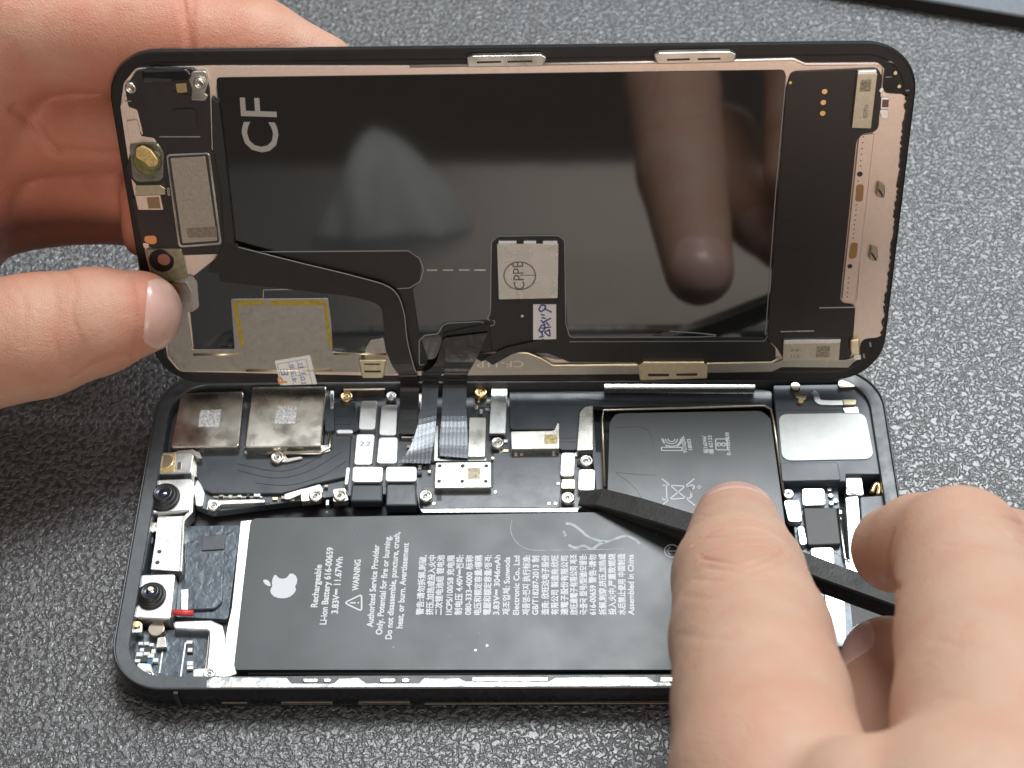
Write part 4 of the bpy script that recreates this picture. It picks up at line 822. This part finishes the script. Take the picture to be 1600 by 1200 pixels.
# paper inspection sticker hanging over the lower edge
sk = dp('inspection_sticker', [(24.05,6.02),(31.02,7.3),(31.81,0.64),(24.61,0.38)], 1.0, 1.2, PAPER, r=0, bev=.03)
strokes('sticker_grid', [[(24.45,5.3),(30.17,6.45),(30.9,0.66)], [(24.45,5.3),(24.96,0.4)], [(26.74,5.73),(27.24,0.53)], [(28.4,6.16),(28.88,0.52)], [(26.83,4.11),(30.14,4.68)], [(26.92,2.48),(30.35,2.9)]], .12, 1.2, PALEBLUE, sk, h=.02)
q = [(26.45,2.78),(26.34,4.26),(26.03,0.99),(25.79,2.48),(27.73,4.4),(27.57,5.29),(27.97,2.92),(27.82,3.95),(28.05,1.13),(27.9,2.17),(29.51,4.68),(29.34,5.57),(29.86,3.05),(29.64,4.68),(29.78,0.82),(29.56,2.46)]
writing('sticker_print', [('E', q[0], q[1], 1.5), ('6', q[4], q[5], .9), ('5', q[6], q[7], .9), ('4', q[8], q[9], .9), ('12', q[10], q[11], .9), ('11', q[12], q[13], .9), ('10', q[14], q[15], .9)], 1.2, PALEBLUE, sk, bold=.05)
writing('sticker_letter', [('P', q[2], q[3], 1.7)], 1.2, ORANGE, sk, bold=.12)

# flex cables joining screen and body
def add_ribs(m):
    nt = m.node_tree; N = nt.nodes; L = nt.links; b = N['Principled BSDF']
    t = N.new('ShaderNodeTexCoord'); w = N.new('ShaderNodeTexWave'); w.wave_type = 'BANDS'; w.bands_direction = 'X'
    w.inputs['Scale'].default_value = .42 / S; w.inputs['Distortion'].default_value = 1.2; w.inputs['Detail Scale'].default_value = .5
    L.new(t.outputs['Object'], w.inputs['Vector'])
    bp_ = N.new('ShaderNodeBump'); bp_.inputs['Strength'].default_value = .35; bp_.inputs['Distance'].default_value = .016 * S
    L.new(w.outputs['Fac'], bp_.inputs['Height']); L.new(bp_.outputs[0], b.inputs['Normal'])
ribbon('sensor_cable', [([(18.4,75.44,39.71)][0], [(14.38,73.36,33.73)][0]), ([(32.03,73.73,35.35)][0], [(30.44,72.54,31.66)][0]), ([(42.59,72.56,32.52)][0], [(40.47,71.37,28.8)][0]), ([(48.69,71.61,30.23)][0], [(45.8,70.6,27.01)][0]), ([(50.6,69.99,25.96)][0], [(46.59,69.58,24.43)][0]), ([(50.96,67.79,20.01)][0], [(46.89,67.1,18)][0]),
        ([(51.77,65.8,14.99)][0], [(47.66,65.74,14.74)][0]), ([(52.52,64.58,12.73)][0], [(49.03,64.55,12.61)][0]), ([(52.47,65.52,7.6)][0], [(48.69,65.57,7.6)][0]), ([(52.22,61.83,5.4)][0], [(48.57,61.87,5.4)][0]), ([(52.31,56.32,4.9)][0], [(48.57,56.36,4.9)][0])], .18, FLEXB, DA, inv=DINV, n=5)
tube('cable_highlight', [tuple(DINV @ Vector(p)) for p in [(20.71,74.91,38.84),(32.06,73.7,35.57),(42.62,72.53,32.74),(48.71,71.58,30.44),(50.62,69.96,26.18),(50.97,67.71,20.1),(51.79,65.78,15.22),(52.32,64.82,13.43)]], .10, mat('highlight_grey', (.35, .34, .32), .4), DA, n=6, sm=6)  # highlight along the sensor cable's upper edge, drawn as a thin grey tube
CABLE = mat('cable_film', (.15, .16, .175), .25, .65, noise=.12, nscale=.15, rvar=.04, bump=.1, bscale=.2, bdist=.3); add_ribs(CABLE)
DARKC = mat('dark_cable_film', (.013, .012, .0115), .33, noise=.2, nscale=.2, rvar=.06, bump=.5, bscale=.2, bdist=.5)
ribbon('display_cable', [([(65.64,68.12,19.37)][0], [(57.78,68.18,19.42)][0]), ([(63.26,66.15,14.97)][0], [(56.07,66.06,14.6)][0]), ([(57.27,64.61,13.21)][0], [(53.55,64.64,13.23)][0]), ([(56.39,66.93,8.6)][0], [(53.11,66.97,8.6)][0])], .18, DARKC, DA, inv=DINV, n=5)
ribbon('display_cable', [([(57.25,64.76,13.03)][0], [(53.53,64.79,13.05)][0]), ([(56.37,67.08,8.4)][0], [(53.09,67.12,8.4)][0]), ([(56.27,65.33,7.8)][0], [(53.12,65.36,7.8)][0]), ([(55.95,60.09,5.6)][0], [(52.6,59.35,5.6)][0]), ([(55.63,54.45,4.9)][0], [(50.98,52.98,4.9)][0]), ([(55.08,49.41,4.8)][0], [(48.92,49.62,4.8)][0])], .18, CABLE, DA, inv=DINV, n=5)
ribbon('touch_cable', [([(66.42,68.59,20.72)][0], [(58.29,68.2,19.78)][0]), ([(64.17,66.24,15.84)][0], [(58.12,66.29,15.87)][0]), ([(62.36,64.43,13.37)][0], [(57.78,64.46,13.4)][0]), ([(61.95,66.71,8.8)][0], [(57.29,66.76,8.8)][0])], .18, DARKC, DA, inv=DINV, n=5)
ribbon('touch_cable', [([(62.23,64.58,13.19)][0], [(57.77,64.61,13.21)][0]), ([(61.93,66.86,8.6)][0], [(57.27,66.92,8.6)][0]), ([(61.82,65.19,7.9)][0], [(57.16,65.24,7.9)][0]), ([(61.86,59.88,5.8)][0], [(56.97,59.93,5.8)][0]), ([(62.23,54.17,5.2)][0], [(56.77,54.23,5.2)][0]), ([(62.45,50.33,5.1)][0], [(56.89,50.98,5.1)][0])], .18, CABLE, DA, inv=DINV, n=5)

# ---------------------------------------------------------------- spudger
SP = empty('spudger', [(112.83,33.84,0)][0])
tag(SP, 'black nylon spudger with a flat tip prying at the battery edge', 'spudger')
def spudger():
    # ridge line points (front top edge) with width back and height down
    ctr = [(83.27,38.62,6.4),(86.47,37.79,7.4),(92.83,34.46,9.2),(101.83,29.62,11.5),(114.25,22.84,14.5),(124.49,16.21,17),(137.24,8.53,20),(147.33,1.87,23)]
    wd = [3.4, 4.3, 4.5, 4.4, 4.2, 4.1, 4.0, 4.0]
    hd = [.5, 1.2, 2.4, 3.4, 4.2, 4.6, 4.6, 4.6]
    o = np.array([(112.83,33.84,0)][0]); C_ = [np.array(c) for c in ctr]
    V = []; F = []; sec = 12
    for i, c in enumerate(C_):
        t = C_[min(i + 1, len(C_) - 1)] - C_[max(i - 1, 0)]; t /= np.linalg.norm(t)
        wv = np.array([-t[1], t[0], 0]); wv /= np.linalg.norm(wv)
        hv = np.cross(t, wv); hv = hv if hv[2] > 0 else -hv
        W2, H2 = wd[i], hd[i]; b = min(.28, H2 * .25)
        for (a, d) in ((b, 0), (W2 - b, 0), (W2, -b), (W2, -H2 + b), (W2 - b, -H2), (b, -H2), (0, -H2 + b), (0, -H2 * .62), (.22, -H2 * .58), (.22, -H2 * .52), (0, -H2 * .48), (0, -b)):
            V.append(tuple(c + wv * a + hv * d - o))
    for i in range(len(C_) - 1):
        for k_ in range(sec):
            a = i * sec + k_; b = i * sec + (k_ + 1) % sec; F.append((a, b, b + sec, a + sec))
    F.append(tuple(range(sec))[::-1]); F.append(tuple(range((len(C_) - 1) * sec, len(C_) * sec)))
    s_ = obj('blade', V, F, SPUDGE, SP)
    bm = bmesh.new(); bm.from_mesh(s_.data); bmesh.ops.recalc_face_normals(bm, faces=bm.faces[:]); bm.to_mesh(s_.data); bm.free()
spudger()

# ---------------------------------------------------------------- hands (signed distance fields meshed with surface nets)
def field(P, chains, k):
    d = None
    for pts, rad in chains:
        dc_ = None
        pts = [np.array(p, np.float32) for p in pts]
        for i in range(len(pts) - 1):
            a, b = pts[i], pts[i + 1]; ab = b - a; L2 = float(ab @ ab)
            t = np.clip(((P - a) @ ab) / L2, 0, 1)
            q_ = P - a - t[..., None] * ab
            s_ = np.sqrt((q_ * q_).sum(-1)) - (rad[i] + (rad[i + 1] - rad[i]) * t)
            if dc_ is None: dc_ = s_
            else:
                kk = 1.5; h = np.clip(.5 + .5 * (dc_ - s_) / kk, 0, 1); dc_ = dc_ * (1 - h) + s_ * h - kk * h * (1 - h)
        if d is None: d = dc_
        else:
            h = np.clip(.5 + .5 * (d - dc_) / k, 0, 1); d = d * (1 - h) + dc_ * h - k * h * (1 - h)
    return d
def surface_nets(chains, k, lo, hi, vox):
    n = [int((hi[i] - lo[i]) / vox) + 1 for i in range(3)]
    ax = [lo[i] + vox * np.arange(n[i], dtype=np.float32) for i in range(3)]
    D = np.empty(n, np.float32)
    Y, Z = np.meshgrid(ax[1], ax[2], indexing='ij')
    for i0 in range(0, n[0], 24):
        xs = ax[0][i0:i0 + 24]
        P = np.stack([np.broadcast_to(xs[:, None, None], (len(xs), *Y.shape)), np.broadcast_to(Y, (len(xs), *Y.shape)), np.broadcast_to(Z, (len(xs), *Y.shape))], -1)
        D[i0:i0 + 24] = field(P, chains, k)
    ins = D < 0
    c = np.zeros([m_ - 1 for m_ in n], np.int32)
    for dx_ in (0, 1):
        for dy_ in (0, 1):
            for dz_ in (0, 1): c += ins[dx_:n[0] - 1 + dx_, dy_:n[1] - 1 + dy_, dz_:n[2] - 1 + dz_]
    act = np.argwhere((c > 0) & (c < 8))
    idx = -np.ones(c.shape, np.int64); idx[tuple(act.T)] = np.arange(len(act))
    acc = np.zeros((len(act), 3)); cnt = np.zeros(len(act))
    cor = [(a, b, g) for a in (0, 1) for b in (0, 1) for g in (0, 1)]
    for u in cor:
        for a_ in range(3):
            if u[a_] == 0:
                v = list(u); v[a_] = 1
                pu = act + np.array(u); pv = act + np.array(v)
                du = D[tuple(pu.T)]; dv = D[tuple(pv.T)]
                m_ = (du < 0) != (dv < 0)
                t = du[m_] / (du[m_] - dv[m_])
                p = np.array(u, float)[None] + t[:, None] * (np.array(v, float) - np.array(u, float))[None]
                acc[m_] += p; cnt[m_] += 1
    V = np.array(lo) + vox * (act + acc / cnt[:, None])
    F = []
    for a_ in range(3):
        b_, g_ = (a_ + 1) % 3, (a_ + 2) % 3
        sl0 = [slice(0, m_) for m_ in n]; sl1 = list(sl0); sl0[a_] = slice(0, n[a_] - 1); sl1[a_] = slice(1, n[a_])
        A = ins[tuple(sl0)]; B = ins[tuple(sl1)]
        e_ = np.argwhere(A != B)
        ok = (e_[:, b_] > 0) & (e_[:, g_] > 0) & (e_[:, b_] < n[b_] - 1) & (e_[:, g_] < n[g_] - 1); e_ = e_[ok]
        fl = A[tuple(e_.T)]
        ob = np.zeros(3, int); ob[b_] = 1; og = np.zeros(3, int); og[g_] = 1
        q_ = np.stack([idx[tuple((e_ - ob - og).T)], idx[tuple((e_ - og).T)], idx[tuple(e_.T)], idx[tuple((e_ - ob).T)]], 1)
        q_[~fl] = q_[~fl][:, ::-1]
        F.append(q_[(q_ >= 0).all(1)])
    F = np.concatenate(F)
    # relax
    E_ = np.concatenate([F[:, [0, 1]], F[:, [1, 2]], F[:, [2, 3]], F[:, [3, 0]]])
    deg = np.bincount(E_[:, 0], minlength=len(V)).astype(float)
    for _ in range(3):
        s_ = np.stack([np.bincount(E_[:, 0], V[E_[:, 1], j], len(V)) for j in range(3)], 1)
        V = V * .4 + .6 * s_ / np.maximum(deg, 1)[:, None]
    return V, F
def vnormals(V, F):
    n = np.cross(V[F[:, 2]] - V[F[:, 0]], V[F[:, 3]] - V[F[:, 1]]); N_ = np.zeros_like(V)
    for j in range(4):
        for q in range(3): N_[:, q] += np.bincount(F[:, j], n[:, q], len(V))
    return N_ / np.maximum(np.linalg.norm(N_, axis=1), 1e-9)[:, None]
def dist_poly(V, P):
    P = np.array(P, float); best = np.full(len(V), 1e3)
    sel = np.where(((V > P.min(0) - 7) & (V < P.max(0) + 7)).all(1))[0]
    if not len(sel): return best
    full = best; V = V[sel]; best = np.full(len(V), 1e3)
    for i in range(len(P) - 1):
        a = P[i]; ab = P[i + 1] - a
        if ab @ ab < 1e-6: continue
        t = np.clip((V - a) @ ab / (ab @ ab), 0, 1)
        best = np.minimum(best, np.linalg.norm(V - a - t[:, None] * ab, axis=1))
    full[sel] = best
    return full
def project(chains, k, p, n):
    p = np.array(p, float); n = np.array(n, float)
    for _ in range(60):
        d = float(field(p[None].astype(np.float32), chains, k)[0])
        if abs(d) < .01: break
        p = p - n * d * .8
    return p
CAMP = np.array(CL)
def on_skin(chains, k, P):
    """drop points onto the skin along the line from where the photographer stood (only used to lay out creases)"""
    P = np.array([tuple(p) for p in P], float)
    D = P - CAMP; D /= np.linalg.norm(D, axis=1)[:, None]
    Q_ = P - D * 60; live = np.ones(len(P), bool)
    for _ in range(110):
        s_ = field(Q_[live].astype(np.float32), chains, k)
        Q_[live] += D[live] * (s_ * .8)[:, None]
        lost = np.linalg.norm(Q_ - P, axis=1) > 90; Q_[lost] = P[lost]
        idx_ = np.where(live)[0]; live[idx_[(s_ < .02)]] = False; live[lost] = False
        if not live.any(): break
    return list(Q_)
def hand(name, label, chains, k, lo, hi, vox, skin, creases, flush, origin):
    V, F = surface_nets(chains, k, lo, hi, vox)
    tmp = bpy.data.meshes.new('raw'); tmp.from_pydata(V.tolist(), [], F.tolist())
    to_ = bpy.data.objects.new('raw', tmp); COL.objects.link(to_)
    md = to_.modifiers.new('s', 'SUBSURF'); md.levels = 1
    dg = bpy.context.evaluated_depsgraph_get(); dg.update()
    m2 = bpy.data.meshes.new_from_object(to_.evaluated_get(dg))
    V = np.empty(len(m2.vertices) * 3); m2.vertices.foreach_get('co', V); V = V.reshape(-1, 3)
    F = np.empty(len(m2.loops), np.int32); m2.loops.foreach_get('vertex_index', F); F = F.reshape(-1, 4)
    bpy.data.objects.remove(to_); bpy.data.meshes.remove(m2)
    N_ = vnormals(V, F)
    for P_, dep, wid in creases:
        P_ = on_skin(chains, k, smoothpath(P_, 4))
        dd = dist_poly(V, P_)
        V = V - N_ * (dep * np.exp(-(dd / wid) ** 2) - dep * .12 * np.exp(-((dd - 2.4 * wid) / (1.2 * wid)) ** 2))[:, None]
    fl = np.zeros(len(V))
    for c, r, a in flush:
        fl += a * np.exp(-(np.linalg.norm(V - np.array(c), axis=1) / r) ** 2)
    for P_, dep, wid in creases: fl += min(.3, dep * .7) * np.exp(-(dist_poly(V, on_skin(chains, k, P_)) / (wid * 2.2)) ** 2)
    V = V - np.array(origin)
    me = bpy.data.meshes.new(name)
    me.from_pydata((V * S).tolist(), [], F.tolist())
    me.polygons.foreach_set('use_smooth', [True] * len(me.polygons))
    at = me.attributes.new('flush', 'FLOAT', 'POINT'); at.data.foreach_set('value', fl.astype(np.float32))
    me.materials.append(skin); me.update()
    o = bpy.data.objects.new(name, me); COL.objects.link(o); o.location = Vector(origin) * S
    tag(o, label, 'hand')
    return o
def nail(o, origin, chains, k, c, nrm, up, wd, ln, m, lift=.22, arch=0.0):
    c = np.array(c, float); n = np.array(nrm, float); n /= np.linalg.norm(n)
    u = np.array(up, float); u -= n * (u @ n); u /= np.linalg.norm(u); s_ = np.cross(u, n)
    F = []; K = 22
    g = np.linspace(-1, 1, K + 1); A_, B_ = np.meshgrid(g, g, indexing='ij'); A_ = A_.ravel(); B_ = B_.ravel()
    X = A_ * np.sqrt(np.maximum(0, 1 - .30 * B_ ** 2)); Y = B_ * np.sqrt(np.maximum(0, 1 - .42 * A_ ** 2))
    P = c + X[:, None] * s_ * wd / 2 + Y[:, None] * u * ln / 2 + n * 16
    for _ in range(90):
        d = field(P.astype(np.float32), chains, k).astype(float)
        d[((P - c) @ n) < -14] = 0
        if (d < .02).all(): break
        P -= n * np.where(d < .02, 0, d * .8)[:, None]
    edge = np.maximum(abs(A_), abs(B_))
    P = P + n * (lift * np.where(edge < .95, 1, -.6) + arch * np.maximum(0, Y) ** 2)[:, None]
    V = [tuple(p) for p in P - np.array(origin)]
    for i in range(K):
        for j in range(K):
            a = i * (K + 1) + j; F.append((a, a + K + 1, a + K + 2, a + 1))
    return obj('fingernail', V, F, m, o, smooth=True)

TOCAM = np.array((0.0, -.61, .79))
# left hand: index finger behind the top edge, curled fingers below it, thumb pinching the near face
LH = [
    ([(-41.53,103.02,64.33),(-14.09,102.14,68.31),(8.57,99.36,68.29),(25.99,97.17,66.86),(37.34,94.87,63.53)], [13, 11.6, 10.2, 9.2, 7.0]),
    ([(-48.03,102.3,44.14),(-24.6,100.72,46.05),(-7.58,98.14,48.02),(8.92,95.21,49.02)], [12, 10.2, 8.8, 8.0]),
    ([(-48.68,102.38,26.33),(-20.8,99.59,30.88),(-3.69,94.67,35.25),(8.02,92.78,36.09)], [10, 7.6, 7.2, 6.8]),
    ([(-51.52,101.03,16.42),(-23.05,99.7,22.13),(-5.83,95.69,26.07),(5.15,93.04,27.76)], [9, 6.4, 6.0, 5.6]),
    ([(0.88,86.01,42.32),(0.4,82.76,33.09)], [3.6, 3.8]),
    ([(-29.22,102.08,64.89),(-47.67,95.33,24.39)], [17, 17]),
]
LTH = [([(1.95,65.35,31.55),(-5.72,63.62,31.34),(-16.3,61.2,30.34),(-32.89,58.75,29.13),(-48.66,65.54,30.09)], [8.0, 10.0, 11.5, 12.8, 15])]
LH_all = LH + LTH + [([(-47.27,93.74,43.95),(-53.92,74.83,32.3)], [20, 19]), ([tuple(x) for x in [(-53.92,74.83,32.3)]] + [(-105, 10, 62), (-150, -110, 85)], [20, 24, 30]), ([(-34, 98, 80), (-52, 74, 98), (-66, 20, 108), (-125, -100, 130)], [17, 28, 36, 40])]  # last chain: unseen bulk added above the forearm to shade the mat
k_l = 2.0
def bounds(ch, pad=3):
    A = np.array([p for c in ch for p in c[0]]); Rr = np.array([r for c in ch for r in c[1]])
    return (A - Rr[:, None]).min(0) - pad, (A + Rr[:, None]).max(0) + pad
lo, hi = bounds(LH_all)
lo = np.maximum(lo, (-90, -60, 1)); hi = np.minimum(hi, (75, 140, 142))
org = np.array([(-23.92,60.52,28.29)][0])
cre = [
    ([(16.35,92.51,83.57),(16.4,91,79.28),(16.37,89.26,74.37)], .55, .55), ([(18.17,92.12,82.49),(17.35,90.61,78.19),(17.15,89.26,74.36)], .25, .5),
    ([(-16.74,85.79,63.99),(-13.75,84.95,61.64),(-12.01,83.9,58.69),(-10.74,83.01,56.19)], .5, .8), ([(-10.72,83.05,56.31),(-5.54,82.88,55.9),(0.24,82.74,55.6)], .5, 1.0),
    ([(-13.19,75.04,33.56),(-11.76,73.55,29.35),(-13.47,71.69,24.03),(-12.71,69.28,17.21),(-14.84,67.57,12.34)], .16, .5), ([(-16.41,74.75,32.67),(-15.94,72.65,26.73),(-17.71,70.29,19.99),(-17.5,67.84,13.06)], .14, .5),
    ([(-23.52,74.11,30.76),(-22.13,72.23,25.43),(-24.26,69.37,17.28)], .12, .5),
    ([(-0.96,74.3,31.64),(-0.91,72.53,26.62),(-1.49,70.16,19.88),(-3.61,67.98,13.68)], .22, .5),
    ([(-15.61,66.83,10.23),(-8.54,68.27,14.41),(-3.39,68.47,15.07)], .2, .6),
]
flu = [([(16.58,91.47,74.62)][0], 22, .55), ([(-9.99,90.7,47.95)][0], 22, .5), ([(-13,91.96,36.43)][0], 22, .6), ([(-14.18,89.66,29.88)][0], 20, .6), ([(7.62,62.57,34.6)][0], 8, .5), ([(-12.44,53.95,39.92)][0], 8, .1)]
hl = hand('hand', 'left hand pinching the corner of the raised screen between thumb and fingers', LH_all, k_l, lo, hi, 1.0, SKIN_L, cre, flu, org)
nail(hl, org, LH_all, k_l, [(3.93,65.49,30.79)][0], (.76, -.38, .53), (1, 0, -.1), 13.0, 10.5, NAIL, lift=.15)


# right hand: index finger pressing the spudger, middle finger curled over it, thumb below
RH = [
    ([(110.12,22.48,23.72),(107.58,1.09,42.52),(106.51,-18.42,58.96),(105.38,-34.78,72.22),(104.42,-50.22,81.95),(106.73,-65.26,83.91)], [7.7, 10.3, 11.3, 11.3, 12.0, 14]),
    ([(132.19,6.39,42.46),(133.72,0.58,53.31),(135.72,-8.33,65.6),(133.14,-28.84,77.85),(130.6,-43.42,86.18),(128.3,-57.7,90.48)], [6.9, 7.4, 9.0, 10.8, 11.8, 13]),
    ([(144.5,-2.78,53.24),(149.95,-12.29,62.04),(145.24,-36.6,75.59)], [8.5, 9.6, 12]),
    ([(112.7,-58.63,91.91),(123.86,-61.93,92.04),(121.81,-71.97,87.41)], [9.5, 15, 22]),
]
RT = [([(132.33,-4.48,25.87),(128.86,-15.58,28.96),(122.5,-29.98,33.23),(119.93,-48.78,42.73)], [7.4, 8.4, 9.5, 12])]
RH_all = RH + RT
k_r = 1.6
lo, hi = bounds(RH_all)
hi = np.minimum(hi, (185, 80, 150)); lo = np.maximum(lo, (75, -115, 4))
org = np.array([(115.1,-38.94,62.13)][0])
cre = [
    ([(100.71,6.69,43.86),(103.42,8.14,44.88),(107.43,8.82,45.25),(111.42,8.55,44.89),(114.81,7.15,43.7)], .34, .38), ([(101.59,5.27,42.74),(104.4,6.25,43.39),(108.41,6.77,43.64),(112.4,6.57,43.34),(115.58,5.1,42.09)], .22, .35),
    ([(101.99,4.95,42.49),(107.38,4.38,41.85),(110.38,4.57,41.88),(114.99,5.89,42.72)], .26, .38), ([(102.78,3.85,41.61),(108.87,3.36,41.01),(114.88,4.46,41.63)], .20, .38), ([(101.42,7.33,44.33),(106.42,7.7,44.43),(113.61,7.46,43.97)], .14, .3),
    ([(100.36,2.32,40.53),(107.35,2.15,40.14),(116.16,2.88,40.37)], .10, .4), ([(99.46,10.64,46.94),(103.45,10.21,46.46),(110.45,10.6,46.5),(115.24,9.86,45.75)], .08, .35), ([(102.46,11.47,47.46),(107.47,11.84,47.56),(113.46,11.43,47.02)], .06, .35),
    ([(98.04,-5.85,49.71),(103.18,-6.25,49.22),(110.8,-5.72,49.34)], .07, .5), ([(96.64,-15.8,56.11),(102.99,-16.45,55.37),(110.27,-15.65,55.71)], .06, .6), ([(105.75,-13.54,57.5),(113.01,-14.33,56.63)], .06, .5),
    ([(131.91,8.21,43.87),(131.18,5.42,41.76),(131.54,2.65,39.62),(132.73,1.31,38.56)], .4, .6), ([(140.4,-2.48,64.67),(143.11,-3.9,63.49),(145.82,-5.17,62.42)], .35, .5), ([(141.14,-1.47,65.42),(144.04,-2.45,64.57),(146.3,-3.14,63.95)], .25, .45), ([(134.92,-5.43,62.62),(140.37,-5.66,62.24),(145.8,-7.19,60.87)], .12, .5),
    ([(125.56,-39.02,82.34),(132.47,-39.56,81.67),(137.09,-38.9,82)], .08, .8), ([(128.58,-25.56,71.87),(135.23,-26.28,71.07),(140.24,-25.7,71.33)], .06, .6),
]
flu = [([(108.92,20.6,37.24)][0], 5, .3), ([(103.69,-45.55,89.09)][0], 16, .2), ([(105.38,-4.42,59.07)][0], 7, .4), ([(136.79,-0.93,65.99)][0], 10, .35), ([(131.22,-8.08,31.43)][0], 16, .9), ([(130.34,-2.04,48.48)][0], 8, .4)]
hr = hand('hand', 'right hand holding the black spudger, index finger pressing down on it', RH_all, k_r, lo, hi, .8, SKIN_R, cre, flu, org)
nail(hr, org, RH_all, k_r, [(110.13,23.26,24.32)][0], (.02, .93, .40), (0, .25, -.95), 13.0, 13.0, NAIL, lift=.2, arch=0)
nail(hr, org, RH_all, k_r, [(130.43,-4.98,27.25)][0], (-.93, .10, .34), (.1, .85, -.5), 10.0, 11.0, NAIL, lift=.2)

bpy.data.objects.remove(_to)
